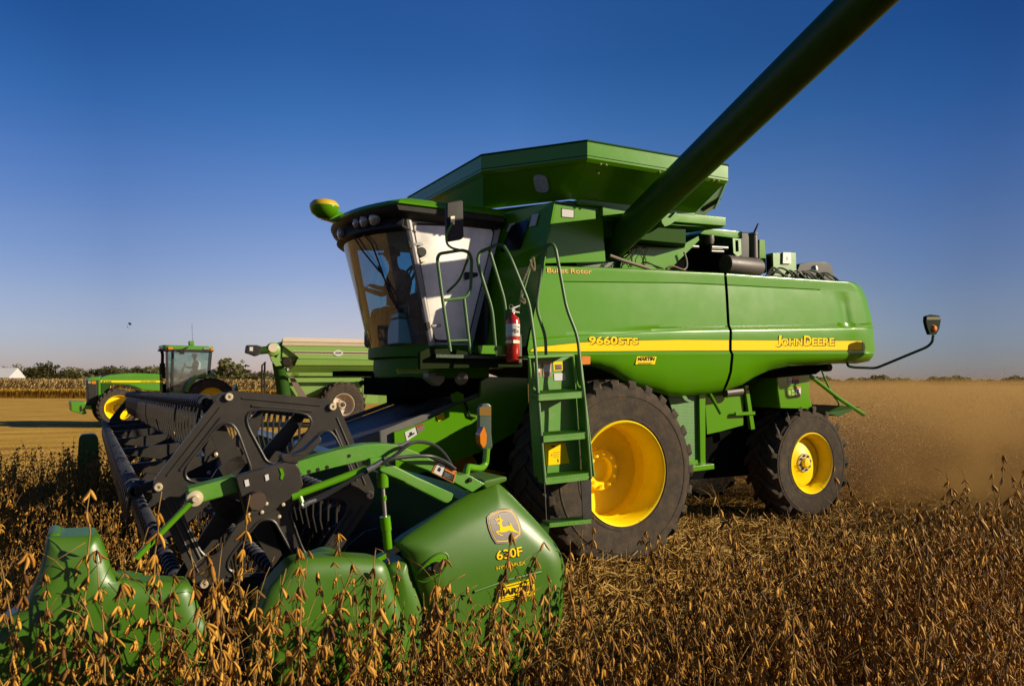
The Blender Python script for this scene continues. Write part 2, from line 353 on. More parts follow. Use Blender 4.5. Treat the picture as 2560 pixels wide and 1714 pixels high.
bot = [(1335, 900), (1400, 906), (1457, 914), (1495, 922), (1526, 934), (1547, 948), (1580, 965), (1631, 978), (1666, 988), (1701, 990), (1760, 985), (1809, 977.5), (1854, 962), (1886, 942.5), (1921, 926), (1969, 915.5), (2033, 912), (2097, 908.5), (2140, 909), (2172, 903)]
front = [(1361, 664), (1353, 700), (1340, 760), (1326, 830), (1319, 872), (1322, 890), (1345, 903)]
gapx = [(1813, 682), (1817, 735), (1821, 812), (1827, 827), (1826, 877), (1831, 886), (1826, 935), (1809, 978)]
rear = [(2139, 707), (2152, 716), (2166, 744), (2178, 790), (2185, 840), (2187, 875), (2183, 890), (2172, 903)]
def lerpl(f, A, B): return lambda x: A(x)*(1-f)+B(x)*f
fT, fG, fC, fD, fS, fB, fR, fO = [(lambda pl: (lambda x: interp(pl, x)))(pl) for pl in (top, gro, crT, crB, stT, stB, rid, bot)]
def crdepth(x): return max(0., min(1., (x-1430)/300))
ROWS = [  # y(px) as a function of x, b as a function of x
    (fT, lambda x: .45), (lambda x: fT(x)+.4, lambda x: .322), (lambda x: fT(x)+1.6, lambda x: .305), (lambda x: fT(x)+2.4, lambda x: .3025), (lambda x: fT(x)+3.4, lambda x: .302), (lambda x: fT(x)+11, lambda x: .3018),
    (lambda x: fG(x)-1.5, lambda x: .3012), (fG, lambda x: .315 if 1405 < x < 2045 else .3008), (lambda x: fG(x)+1.5, lambda x: .3005)]
for q in (.2, .4, .6, .8, .93): ROWS.append((lerpl(q, fG, fC), (lambda q: lambda x: .3005-.026*q)(q)))
ROWS += [(fC, lambda x: .2745), (lerpl(.25, fC, fD), lambda x: .2705+.014*crdepth(x)), (lerpl(.8, fC, fD), lambda x: .262+.022*crdepth(x)), (fD, lambda x: .2525+.001*crdepth(x)), (lambda x: fD(x)+3, lambda x: .2508),
         (fS, lambda x: .25), (fB, lambda x: .25), (lerpl(.75, fB, fR), lambda x: .25), (fR, lambda x: .243)]
for q, bb in ((.12, .250), (.3, .258), (.5, .275), (.7, .305), (.85, .34), (.95, .38), (1., .43)): ROWS.append((lerpl(q, fR, fO), (lambda bb: lambda x: bb)(bb)))
def bodyrows(lc, rc, n, rolls=(0, 0)):
    out = []
    for fy, fb in ROWS:
        xl = 1340; xr = 2100
        for _ in range(12): xl = xat(lc, fy(xl)); xr = xat(rc, fy(xr))
        r = []
        if rolls[0]:
            y = fy(xl); r += [K.B(xl, y, fb(xl)+.16)+Vector((.10, 0, 0)), K.B(xl, y, fb(xl)+.05)+Vector((.01, 0, 0))]
        for k in range(n+1):
            x = xl+(xr-xl)*k/n; y = fy(x)
            bb = fb(x)
            if rolls[1]: bb += .035*max(0, (x-(xr-14))/14)**2
            if 2085 < x < 2125 and 735 < y < 812: bb += .022*(1-abs((x-(2104+(y-729)*.15))/16)) if abs((x-(2104+(y-729)*.15))/16) < 1 else 0
            r.append(K.B(x, y, bb))
        if rolls[1]:
            P = r[-1]; r += [P+Vector((.015, .05, 0)), P+Vector((-.02, .3, -.0)), P+Vector((-.05, 1.6, 0)), P+Vector((-.05, 2.9, 0))]
        out.append(r)
    return out
gL = [(x-3.5, y) for x, y in gapx]; gR = [(x+3.5, y) for x, y in gapx]
MB().grid(bodyrows(front, gL, 60, (1, 0))).build('front_side_panel', green, CB, smooth=True, ang=28)
MB().grid(bodyrows(gR, rear, 44, (0, 1))).build('rear_side_panel', green, CB, smooth=True, ang=28)
# core behind the panels
core = [(1366, 672), (1800, 686), (2090, 706), (2130, 712), (2150, 760), (2166, 850), (2160, 896), (2033, 905), (1921, 915), (1800, 965), (1690, 975), (1560, 945), (1480, 915), (1345, 895)]
cp = K.Bs(core, .5); cpm = [Vector((p.x, .5, p.z)) for p in cp]
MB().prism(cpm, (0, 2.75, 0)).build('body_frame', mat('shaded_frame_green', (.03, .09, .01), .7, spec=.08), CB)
# stripe
def stripe(name, ft, fb, x0, x1, b, m, n=50):
    mb = MB(); r1 = []; r2 = []
    for k in range(n+1):
        x = x0+(x1-x0)*(k/n)**1.5; r1.append(K.B(x, ft(x), b)); r2.append(K.B(x, fb(x), b))
    mb.grid([r1, r2]); return mb.build(name, m, CB)
for a0, a1 in ((1326, 1822), (1829.5, 2155)):
    ft = (lambda x: max(fS(x), 877-(x-1326)*.9) if x < 1345 else fS(x))
    o = stripe('stripe', ft, lambda x: min(fB(x), 878.2), a0, a1, .246, ystick)
    stripe('stripe_edge', lambda x: ft(x)-1.0, lambda x: fB(x)+1.3, a0-1.5 if a0 < 1400 else a0, a1+(1.2 if a1 > 2000 else 0), .248, dkdec)
def deco(s, BL, BR, TL, b=.2435, m=ystick, sh=(1.2, 1.5), grow=.02):
    text(K, s, (BL[0]+sh[0], BL[1]+sh[1]), (BR[0]+sh[0]+1, BR[1]+sh[1]), (TL[0]+sh[0], TL[1]+sh[1]-.5), b+.001, dkdec, CB, 'letter_shadow', off=.05)
    text(K, s, BL, BR, TL, b-.0015, m, CB, 'lettering', off=.03)
deco('9660', (1472, 861.5), (1544, 861.5), (1472, 840)); deco('STS', (1545.5, 861), (1595.5, 861), (1545.5, 844))
deco('J', (1940, 866.5), (1952, 866.5), (1942.5, 838)); deco('OHN', (1953, 863.5), (2006, 863.5), (1953, 845.5))
deco('D', (2010, 863.5), (2029, 863.5), (2010, 838.5)); deco('EERE', (2030, 863.5), (2086, 863.5), (2030, 844.5))
text(K, 'Bullet Rotor', (1367.3, 681.6), (1479.5, 685.2), (1367.3, 668.6), .298, orange, CB, 'letter_shadow', off=.03)
text(K, 'Bullet Rotor', (1367.8, 680.8), (1479, 684.2), (1367.8, 669.2), .296, gold, CB, 'lettering', off=.008)
# dealer decal
sticker(K, [(1588.6, 910.5), (1637, 910), (1642, 888.6), (1593.4, 889.5)], .246, CB, ystick, [(.15, .82, .85, .88, dkdec), (.1, .14, .85, .2, dkdec), (.12, .03, .8, .08, dkdec)])
text(K, 'MARTIN', (1595, 901.2), (1636, 900.8), (1596.5, 893), .242, dkdec, CB, 'decal_lettering', off=.02)
# side marker lamp
MB().prism(fillet(K.Bs([(1455, 890), (1476, 890), (1476, 910), (1455, 911)], .2), .01), (0, .05, 0)).build('marker_lamp', amber, CB, bevel=.006)

# --- wheels
def tyre(parent, o, R, W, rr, nl, lug=.045, lw=.055, skew=.30, name='tyre'):
    mb = MB()
    prof = [(rr, .05*W), (rr+.02, .015*W), (rr+.04, .012*W), (rr+.044, .002*W), (rr+.058, .002*W), (rr+.062, .008*W), (rr+.45*(R-rr)-.0, -.01*W), (rr+.60*(R-rr), -.008*W), (rr+.61*(R-rr), -.014*W), (rr+.64*(R-rr), -.014*W), (rr+.65*(R-rr), -.005*W), (rr+.72*(R-rr), .0), (R-lug-.045, .02*W), (R-lug-.015, .07*W), (R-lug, .2*W), (R-lug+.006, .5*W), (R-lug, .8*W), (R-lug-.015, .93*W), (R-lug-.045, .98*W), (rr+.6*(R-rr), W), (rr+.02, .97*W), (rr, .9*W)]
    mb.lathe(prof, o, n=96)
    def P(r, ph, y): return Vector((o[0]+r*cos(ph), o[1]+y, o[2]+r*sin(ph)))
    for side in (0, 1):
        for i in range(nl):
            ph0 = 2*pi*(i+.5*side)/nl; vs = []; st = [(0, R-.10, R-.095, .010), (0, R-.075, R-.045, .008), (0, R-.05, R-.014, .03), (.1, R-.05, R-.002, .06), (.5, R-lug-.01, R, .27), (1, R-lug-.01, R, .54)]
            for t, rb, rt, yw in st:
                y = yw*W
                if side: y = W-y
                ph = ph0-skew*t; hw = lw/2/R*(1.15 if yw < .1 else .85)
                hw *= (.75 if yw < .01 else 1); vs += [P(rb, ph-hw*1.25, y), P(rt, ph-hw, y), P(rt, ph+hw, y), P(rb, ph+hw*1.25, y)]
            fs = [(4*j+k, 4*j+(k+1) % 4, 4*j+4+(k+1) % 4, 4*j+4+k) for j in range(len(st)-1) for k in range(4)]+[(3, 2, 1, 0), (len(vs)-4, len(vs)-3, len(vs)-2, len(vs)-1)]
            mb.add(vs, fs)
    o_ = mb.build(name, rubber, parent, smooth=True, ang=32); return o_
def bolts_each(nm, m, par, o, y, R, n, r, l):
    for i in range(n):
        an = 2*pi*i/n+.2; MB().lathe([(0, y-l), (r*.8, y-l), (r, y-l*.8), (r, y)], (o[0]+R*cos(an), o[1], o[2]+R*sin(an)), n=8).build(nm, m, par)
def bolts(mb, o, y, R, n, r, l):
    for i in range(n):
        an = 2*pi*i/n+.2; c = (o[0]+R*cos(an), o[1], o[2]+R*sin(an)); mb.lathe([(0, y-l), (r*.8, y-l), (r, y-l*.8), (r, y)], c, n=8)
def frontwheel(b, side=1, nm='drive_wheel'):
    o = (0, b, .945); h = empty(nm); h.parent = CB
    tyre(h, o, .935, .76, .50, 26, lug=.028, lw=.075)
    if side > 0:
        mb = MB().lathe([(.535, .05), (.530, .012), (.518, 0), (.505, .006), (.498, .03), (.482, .05), (.475, .10), (.468, .12), (.466, .24), (.456, .25), (.456, .262), (.466, .272), (.464, .43), (.30, .45), (.22, .455), (.215, .43), (.20, .43)], o, n=72)
        mb.build('rim', yellow, h, smooth=True, ang=50)
        m2 = MB().lathe([(.20, .44), (.215, .425), (.215, .40), (.20, .385), (.13, .385), (.125, .40), (.125, .46), (0, .46)], o, n=40); bolts_each('wheel_nut', yellow, h, o, .385, .168, 10, .017, .04)
        m2.build('hub', yellow, h, smooth=True, ang=40)
    else: MB().lathe([(.5, .1), (.46, .3), (.2, .3), (0, .25)], o, n=32).build('rim', yellow, h, smooth=True)
    return h
frontwheel(0); frontwheel(3.04, -1)
ZR = .80; AR = 3.64
def rearwheel(b, side=1):
    o = (AR, b, ZR); h = empty('steering_wheel_assembly' if 0 else 'rear_wheel'); h.parent = CB
    tyre(h, o, .755, .50, .385, 17, lug=.06, lw=.055, skew=.38)
    if side > 0:
        MB().lathe([(.41, .04), (.405, .01), (.394, 0), (.382, .006), (.375, .03), (.355, .05), (.348, .15), (.335, .16), (.33, .20)], o, n=64).build('rim', yellow, h, smooth=True, ang=50)
        MB().lathe([(.332, .20), (.30, .165), (.27, .155), (.16, .15), (.14, .135), (0, .135)], o, n=48).build('rim_disc', yellow, h, smooth=True, ang=45)
        m2 = MB().lathe([(.125, .14), (.122, .118), (.065, .115)], o, n=32); m2.build('hub_ring', mat('hub_ring_pale', (.62, .50, .30), .5), h)
        bolts_each('wheel_nut', dkdec, h, o, .118, .095, 8, .013, .02)
        MB().lathe([(.066, .12), (.064, .09), (.05, .075), (0, .07)], o, n=32).build('hub_cap', yellow, h, smooth=True)
    else: MB().lathe([(.39, .1), (.35, .25), (0, .25)], o, n=32).build('rim', yellow, h, smooth=True)
rearwheel(.75); rearwheel(2.65, -1)

# --- chassis between and around the wheels
plate('engine_screen', K, [(1669, 985), (1756, 975), (1753, 1152), (1722, 1156), (1700, 1090)], .62, .02, screenm, CB)
plate('frame_post', K, [(1748, 978), (1764, 976), (1764, 1157), (1751, 1160)], .58, .06, green, CB, bevel=.006)
plate('frame_post', K, [(1862, 962), (1871, 962), (1888, 1072), (1878, 1074)], 1.0, .05, green, CB, bevel=.005)
plate('bracket', K, [(1840, 1030), (1888, 1028), (1888, 1036), (1840, 1038)], .98, .03, green, CB)
plate('screen_frame', K, [(1722, 1150), (1764, 1148), (1764, 1160), (1722, 1163)], .6, .04, green, CB)
def deckbox(name, px, b, th, m, **k): return plate(name, K, px, b, th, m, CB, **k)
# service step
s0 = K.Bs([(1720, 1180), (1786, 1172)], .38); mb = MB(); A, B_ = s0
mb.prism([A, B_, B_+Vector((0, 0, .06)), A+Vector((0, 0, .06))], (0, .3, 0)); mb.build('service_step', green, CB, bevel=.006)
plate('side_sheet', K, [(1762, 975), (1860, 965), (1858, 1062), (1800, 1078), (1768, 1085)], 1.05, .04, green, CB)
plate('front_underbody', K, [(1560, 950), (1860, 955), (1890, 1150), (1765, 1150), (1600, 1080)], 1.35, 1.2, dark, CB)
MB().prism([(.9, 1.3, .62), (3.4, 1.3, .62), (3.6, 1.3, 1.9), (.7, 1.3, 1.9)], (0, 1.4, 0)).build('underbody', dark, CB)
MB().tube([K.B(1812, 982, .9), K.B(1852, 977, .9)], .055, 16).build('grease_cylinder', muff, CB, smooth=True)
MB().tube([K.B(1772, 980, .95), K.B(1802, 1034, .85)], .022, 8).build('strut', green, CB, smooth=True)
MB().tube([K.B(1866, 975, .9), K.B(1900, 950, .9)], .008, 6).build('cable', dkdec, CB)
# rear axle
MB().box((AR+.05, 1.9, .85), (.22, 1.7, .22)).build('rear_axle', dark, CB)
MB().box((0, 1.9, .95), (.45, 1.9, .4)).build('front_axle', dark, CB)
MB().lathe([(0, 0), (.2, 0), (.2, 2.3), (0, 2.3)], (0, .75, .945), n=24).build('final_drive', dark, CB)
# grey chute and rear housing
mb = MB(); q = [(1884, 978), (1905, 966), (1918, 985), (1928, 1028), (1906, 1048), (1893, 1052), (1884, 1010)]
plate('return_chute', K, q, 1.5, .5, mat('chute_grey', (.13, .12, .115), .4, coat=.3), CB, bevel=.05, seg=4, smooth=True)
plate('rear_housing', K, [(1940, 925), (2025, 925), (2024, 990), (2034, 1022), (1950, 1020), (1945, 985)], .80, 1.9, green, CB, bevel=.02)
MB().prism(K.Bs([(1905, 905), (2080, 905), (2040, 935), (1930, 945)], .75), (0, 1.9, 0)).build('rear_crossmember', dark, CB)
sticker(K, [(1970.5, 958), (1997, 959), (1997.5, 943), (1970.5, 943)], .795, CB, dkdec, [(0, 0, .35, 1, white), (.4, .55, 1, 1, orange), (.45, .15, .95, .2, white), (.45, .3, .95, .35, white), (.12, .15, .25, .5, dkdec)])
sticker(K, [(1989, 991), (2002, 991), (2002.5, 966), (1989, 966)], .795, CB, white, [(0, .8, 1, 1, orange), (0, 0, 1, .25, greyd), (.35, .35, .6, .75, dkdec)])
mb = MB()
for (x0, y0, x1, y1) in ((1970, 968, 1985, 970), (1969, 990, 1985, 991), (1971, 975, 1977, 987), (1979, 973, 1986, 980), (1979, 983, 1986, 988)):
    mb.prism(K.Bs([(x0, y0), (x1, y0), (x1, y1), (x0, y1)], .797), (0, .003, 0))
mb.build('service_diagram_decal', mat('lime_decal', (.35, .50, .03), .5), CB)
# spreader
MB().tube(smoothpath([K.B(2014, 930, 1.0), K.B(2098, 996, 1.0), K.B(2160, 1036, 1.0)], .1), .028, 8).build('spreader_strut', green, CB, smooth=True)
MB().tube(spline([K.B(2050, 912, 1.05), K.B(2062, 945, 1.05), K.B(2080, 982, 1.1), K.B(2096, 1005, 1.15), K.B(2096, 1016, 1.2)]), .014, 8).build('spreader_hose', greenw, CB, smooth=True)
mb = MB(); mb.prism([K.B(2065, 1032, .95), K.B(2100, 1015, .95), K.B(2152, 1016, 1.0), K.B(2098, 1040, .95)], (.15, 1.8, 0.02)); mb.build('spreader_plate', MATS['shaded_frame_green'], CB)
mb = MB(); mb.prism([K.B(2035, 1016, 1.0), K.B(2100, 1013, 1.0), K.B(2100, 1028, 1.0), K.B(2035, 1030, 1.0)], (0, 1.6, 0)); mb.build('straw_chopper', dark, CB)
MB().lathe([(0, 0), (.05, 0), (.055, .03), (.055, .1), (0, .1)], K.B(2075, 918, .7), n=16).build('work_lamp', dkdec, CB, smooth=True)
# rear marker arm
P_ = [K.B(2118, 906, .42), K.B(2120, 915, .38), K.B(2135, 918, .34), K.B(2190, 920, .2), K.B(2318, 867, -.26), K.B(2331, 855, -.31), K.B(2333, 837, -.32)]
MB().tube(smoothpath(P_, .05), .017, 10).build('marker_arm', mat('arm_dark_green', (.02, .05, .015), .35, coat=.3), CB, smooth=True)
hd = plate('marker_head', K, [(2316, 790), (2330, 786), (2350, 789), (2353, 800), (2349, 822), (2341, 836), (2325, 836), (2319, 820), (2315, 803)], -.34, .045, mat('marker_dark', (.010, .018, .010), .7, spec=.05), CB, bevel=.008)
MB().prism(K.Bs([(2318, 792), (2350, 792), (2351, 799), (2317, 799)], -.343), (0, .004, 0)).build('reflector', mat('dull_reflector', (.12, .10, .02), .3), hd)
MB().lathe([(0, -.035), (.03, -.03), (.045, -.012), (.05, 0), (0, .02)], K.B(2334, 821, -.34), n=24).build('amber_lens', amber, hd, smooth=True)

# --- grain tank and its extension
def lp(p, q, t): return Vector(p)*(1-t)+Vector(q)*t
H1 = 4.2
rim = [K.Z(1204, 389, H1), K.Z(1468, 353, H1), K.Z(1832, 410, H1), K.Z(1836, 466, H1)]
R0 = Vector((rim[0].x, 3.0, H1)); F1, S0, S1, Q1 = rim
# full octagon-like rim, mirrored about b = 1.9
RIM = [Vector((F1.x, F1.y, H1)), S0, Vector((S1.x, S0.y-.06, H1)), Vector((Q1.x+.05, max(Q1.y, .8), H1)), Vector((Q1.x+.05, 3.8-max(Q1.y, .8), H1)), Vector((S1.x, 3.9, H1)), Vector((S0.x, 3.9, H1)), Vector((F1.x, 2.95, H1))]
BASE = [(-.96, 1.24), (-.36, .42), (1.32, .42), (0, 0), (0, 0), (1.32, 3.4), (-.36, 3.4), (-.96, 2.55)]
d23 = (RIM[3]-RIM[2]).normalized()*.8; BASE[3] = (1.32+d23.x, .42+d23.y); BASE[4] = (1.32+d23.x, 3.4-d23.y)
zb = lambda i: 3.76+.02*(BASE[i][0])
BA = [Vector((a, b, zb(i))) for i, (a, b) in enumerate(BASE)]
BAND = .165
tankg = green
for i in range(8):
    j = (i+1) % 8; mb = MB(); Ai, Aj = RIM[i], RIM[j]; dn = Vector((0, 0, -BAND)); cen = Vector((.3, 1.9, H1))
    inn = lambda p: p+(cen-p).normalized()*.035*Vector((1, 1, 0)).length
    def ins(p, d): q = Vector((cen.x-p.x, cen.y-p.y, 0)).normalized(); return p+q*d
    e1, e2 = ins(Ai, .03), ins(Aj, .03)
    low1, low2 = Ai+dn, Aj+dn
    mb.grid([[e1, e2], [Ai+Vector((0, 0, .0)), Aj], [low1, low2], [ins(low1, .03)-Vector((0, 0, .028)), ins(low2, .03)-Vector((0, 0, .028))], [ins(low1, .045)-Vector((0, 0, .02)), ins(low2, .045)-Vector((0, 0, .02))]])
    mb.build('tank_rim_band', tankg, CB, solid=.008)
    MB().tube([Ai+Vector((0, 0, .004)), Aj+Vector((0, 0, .004))], .012, 6).build('rim_edge_tube', MATS['shaded_frame_green'], CB)
    MB().tube([low1+Vector((0, 0, .022)), low2+Vector((0, 0, .022))], .006, 6).build('rim_seam', dkdec, CB)
    m2 = MB(); t1 = ins(low1, .045)+Vector((0, 0, -.02)); t2 = ins(low2, .045)+Vector((0, 0, -.02))
    m2.grid([[t1, t2], [BA[i], BA[j]]]); fl = m2.build('tank_flap', tankg, CB, solid=.012)
    if i == 0:
        nn = (t2-t1).cross(BA[i]-t1).normalized(); nn = -nn if nn.y > 0 or nn.x > 0 and nn.z > 0 else nn
        if nn.z > 0: nn = -nn
        pts = fillet([K.Pl(x, y, t1+nn*.012, nn) for x, y in ((1331, 437), (1366, 437), (1374, 481), (1340, 481))], .07)
        wn = bpy.data.materials.new('wire_mesh_window'); wn.use_nodes = True; nn_ = wn.node_tree; pp = nn_.nodes['Principled BSDF']
        vz = nn_.nodes.new('ShaderNodeTexNoise'); vz.inputs['Scale'].default_value = 120; tcc = nn_.nodes.new('ShaderNodeTexCoord'); nn_.links.new(tcc.outputs['Object'], vz.inputs['Vector'])
        rr = nn_.nodes.new('ShaderNodeValToRGB'); rr.color_ramp.elements[0].position = .4; rr.color_ramp.elements[0].color = (.12, .17, .28, 1); rr.color_ramp.elements[1].position = .6; rr.color_ramp.elements[1].color = (.5, .6, .8, 1)
        nn_.links.new(vz.outputs['Fac'], rr.inputs[0]); nn_.links.new(rr.outputs[0], pp.inputs['Base Color'])
        MB().prism([p+nn*.004 for p in pts], -nn*.008).build('tank_window', wn, fl)
    if i == 1:
        nn = (t2-t1).cross(BA[i]-t1).normalized(); nn = -nn if nn.y > 0 else nn
        for x, y in ((1501, 409), (1515, 411), (1649, 429), (1663, 431), (1783, 449), (1796, 451), (1495, 431)):
            p = K.Pl(x, y, t1+nn*.01, nn); MB().tube([p, p+nn*.02], .011, 8).build('rivet', zinc, fl)
    if i == 2:
        nn = (t2-t1).cross(BA[i]-t1).normalized(); nn = -nn if nn.y > 0 else nn
        q = fillet([K.Pl(x, y, t1+nn*.008, nn) for x, y in ((1752, 526), (1757, 518), (1800, 492), (1803, 496), (1798, 504), (1758, 528))], .02); MB().prism(q, nn*.004).build('slot', dark, fl)
MB().prism([p+(Vector((.2, 1.9, p.z))-p)*.05 for p in BA], (0, 0, -.34)).build('tank_neck', MATS['shaded_frame_green'], CB)
# tank lower collar
mb = MB(); mb.prism([K.B(1448, 497, .40), K.B(1738, 530, .40), K.B(1738, 540, .40), K.B(1448, 510, .40)], (0, .2, 0)); mb.build('tank_collar', green, CB, bevel=.005)
# upper housing (behind the cab): side face with front facing wall
def hz(px, b=.45): return K.B(px[0], px[1], b)
sideU = [(1388, 503), (1506, 514), (1512, 580), (1517, 652), (1361, 660), (1369, 608)]
plate('upper_housing_side', K, [(1388, 503), (1506, 514), (1515, 654), (1362, 658), (1369, 608)], .45, .06, green, CB, bevel=.012)
mb = MB(); a_ = hz((1388, 503)); m_ = hz((1369, 608)); c_ = K.B(1361, 660, .37); 
d_ = K.B(1316, 866, .40); off = Vector((-.06, 1.35, 0))
wall = [a_, m_, c_, d_]; back = [Vector((-.92, 1.2, 3.62)), Vector((-1.02, 1.45, 3.25)), Vector((-1.08, 1.55, 3.0)), Vector((-1.15, 1.6, 2.15))]
mb.grid([wall, back]); fw = mb.build('front_wall', green, CB, solid=.02)
MB().prism([Vector((-.98, 1.3, 2.0)), Vector((-1.0, 3.3, 2.0)), Vector((-.9, 3.3, 3.7)), Vector((-.86, 1.2, 3.68))], (.3, 0, 0)).build('rear_cab_bulkhead', green, CB)
MB().prism([a_, K.B(1506, 514, .45), K.B(1506, 514, .45)+Vector((0, 2.9, 0)), Vector((-.9, 3.3, 3.7)), Vector((-.92, 1.2, 3.66))], (0, 0, -.03)).build('upper_housing_top', green, CB)
sticker(K, [(1403, 543), (1435.5, 546), (1436, 524), (1403, 520)], .447, CB, dkdec, [(.06, .08, .94, .92, mat('pale_marker_lens', (.62, .58, .55), .3, coat=.4))], 'reflector_light')
plate('recess', K, [(1290, 566), (1330, 562), (1326, 625), (1286, 634)], .9, .01, dark, CB)
def wl(u, v): # point on the front wall, u 0 near corner .. 1 far, v 0 top .. 1 bottom
    n = 3; k = min(int(v*n), n-1); t = v*n-k; return lp(lp(wall[k], wall[k+1], t), lp(back[k], back[k+1], t), u)+Vector((-.014, -.014, 0))
for (u0, u1, v0, v1, m) in ((.52, .60, .10, .17, white), (.20, .29, .07, .17, white)):
    MB().prism([wl(u0, v1), wl(u1, v1), wl(u1, v0), wl(u0, v0)], (-.002, -.003, 0)).build('decal', m, CB)
MB().prism(fillet([wl(.32, .36), wl(.58, .36), wl(.56, .12), wl(.32, .1)], .04), (-.004, -.004, 0)).build('vent_window', mat('black_gloss', (.006, .007, .01), .15, coat=.5), CB)
# ledge over the engine bay
L0, L1 = K.B(1506, 513, .40), K.B(1815, 543, .40); hgt = .105
mb = MB(); mb.prism([L0, L1, L1+Vector((0, 0, -hgt)), K.B(1507, 540, .40)], (0, .05, 0)); mb.build('ledge_side', green, CB, bevel=.008)
mb = MB(); mb.prism([L0+Vector((0, .04, -.01)), L1+Vector((0, .04, -.01)), L1+Vector((-.05, 1.2, -.01)), L0+Vector((0, 1.2, -.01))], (0, 0, -.02)); mb.build('ledge_top', green, CB)
mb = MB(); mb.grid([[K.B(1508, 542, .44), K.B(1700, 562, .44), L1+Vector((0, .04, -hgt))], [Vector((.1, .95, 3.3)), Vector((1.0, 1.0, 3.45)), Vector((2.0, 1.5, 3.8))]]); mb.build('ledge_underside', MATS['shaded_base_green'], CB, solid=.02)
plate('engine_side_panel', K, [(1596, 618), (1692, 620), (1746, 590), (1748, 600), (1686, 662), (1672, 674), (1548, 672), (1560, 640)], .72, .03, green, CB)
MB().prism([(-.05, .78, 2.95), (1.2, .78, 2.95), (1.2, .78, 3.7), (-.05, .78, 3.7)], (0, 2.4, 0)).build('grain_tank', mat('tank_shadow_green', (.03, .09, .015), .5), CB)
plate('engine_roof', K, [(1750, 584), (1768, 571), (1815, 574), (1856, 579), (1856, 596), (1830, 594)], .9, 1.5, green, CB, bevel=.01)
plate('air_duct', K, [(1850, 580), (1876, 580), (1874, 650), (1850, 650)], 1.05, .8, black, CB, bevel=.02)
MB().prism([(1.3, 1.5, 3.0), (3.0, 1.5, 3.05), (2.9, 1.5, 3.7), (1.3, 1.5, 3.75)], (0, 1.3, 0)).build('engine', dark, CB)
o = plate('engine_bracket', K, [(1832, 595), (1852, 597), (1854, 636), (1845, 642), (1834, 632)], .8, .02, greenw, CB, holes=[[(1838, 600), (1846, 601), (1847, 629), (1839, 629)]])
a, b = K.B(1812, 664, .75), K.B(1898, 665, .75)
mb = MB(); r = .115; n = 30
mb.lathe([(0, 0), (r*.9, 0), (r, .012), (r, (b-a).x-.03), (r*.85, (b-a).x), (0, (b-a).x)], (a.x, a.y, (a.z+b.z)/2+.0), ax='a', n=36); mu = mb.build('muffler', muff, CB, smooth=True)
p0 = K.B(1884, 645, .8); p1 = K.B(1883, 586, .8)
MB().tube([p0, p1], .055, 20).tube([p1+Vector((0, 0, -.01)), p1+Vector((0, 0, .015))], .062, 20).build('exhaust_pipe', muff, mu, smooth=True)
c = K.B(1892, 571, .8); MB().lathe([(0, 0), (.06, 0), (.068, .01), (.06, .02), (0, .02)], (0, 0, 0), n=24).build('rain_cap', dkdec, mu, smooth=True)
rc = bpy.data.objects['rain_cap']; rc.location = c; rc.rotation_euler = (radians(25), 0, radians(50))
mb = MB()
mb.tube([K.B(1722, 616, .85), K.B(1745, 617, .85)], .02, 10).tube([K.B(1778, 618, .85), K.B(1818, 620, .85)], .022, 10).tube([K.B(1778, 628, .85), K.B(1808, 629, .85)], .016, 10)
mb.build('coolant_pipe', steel, CB, smooth=True)
MB().lathe([(0, 0), (.05, .01), (.065, .06), (.06, .12), (.03, .15), (0, .15)], K.B(1773, 613, .95), ax='z', n=20).build('oil_filter', muff, CB, smooth=True)
MB().tube(spline([K.B(1710, 630, .66), K.B(1716, 650, .66), K.B(1716, 668, .66), K.B(1706, 676, .66)]), .012, 8).build('hose', mat('grey_hose', (.25, .24, .2), .5), CB, smooth=True)
MB().tube(spline([K.B(1665, 672, .6), K.B(1680, 666, .6), K.B(1700, 672, .6), K.B(1712, 676, .6)]), .014, 8).build('hose', rust, CB, smooth=True)
MB().tube([K.B(1524, 639, .5), K.B(1560, 652, .5), K.B(1628, 673, .5)], .02, 10).build('linkage_rod', mat('dusty_rod', (.20, .14, .09), .6), CB, smooth=True)
mb = MB(); rnd = random.Random(3)
for k in range(9):
    x = 1570+rnd.random()*40; mb.tube(spline([K.B(x, 668, .58), K.B(x-10+rnd.random()*20, 650, .55), K.B(x-6+rnd.random()*16, 630, .6), K.B(x+rnd.random()*20, 612+rnd.random()*12, .65)]), .005, 5)
for k in range(4): mb.tube(spline([K.B(1605, 655, .6), K.B(1620+k*4, 656+k*2, .6), K.B(1645+k*5, 672, .6)]), .005, 5)
mb.build('wiring', dkdec, CB)
plate('rear_screen_panel', K, [(1899, 599), (1912, 600), (1916, 682), (1899, 680)], 1.0, .9, green, CB)
bx = plate('control_box', K, [(1932, 632), (1990, 631), (1992, 692), (1934, 690)], .8, .12, greenw, CB, bevel=.006)
plate('box_cover', K, [(1927, 640), (1933, 632), (1935, 690), (1929, 690)], .83, .08, dkdec, bx)
sticker(K, [(1957.5, 658.5), (1978, 659), (1977.5, 631), (1958, 630.5)], .775, bx, white, [(.4, .3, .6, .6, greyd)], 'label', th=.02)
ar = [(1993, 700)]+[(1994, 675)]+[(2000+40*k/8, 660-6*sin(pi*k/8*.5)) for k in range(9)]+[(2060+22*sin(k/6*pi/2), 676-22*cos(k/6*pi/2)) for k in range(7)]+[(2085, 702)]
ari = [(2078, 700), (2074, 685), (2060, 670), (2040, 665), (2010, 670), (2003, 700)]
plate('radiator_duct', K, ar, 1.25, .5, black, CB, bevel=.01)
mb = MB()
for k in range(16):
    x = 1905+rnd.random()*140; l = 25+rnd.random()*40; y = 684+(x-1900)*.075
    mb.tube(spline([K.B(x, y+8, .7), K.B(x+l*.3, y-12*rnd.random()-4, .68), K.B(x+l*.7, y-10*rnd.random(), .66), K.B(x+l, y+10, .7)]), .008+.008*rnd.random(), 6)
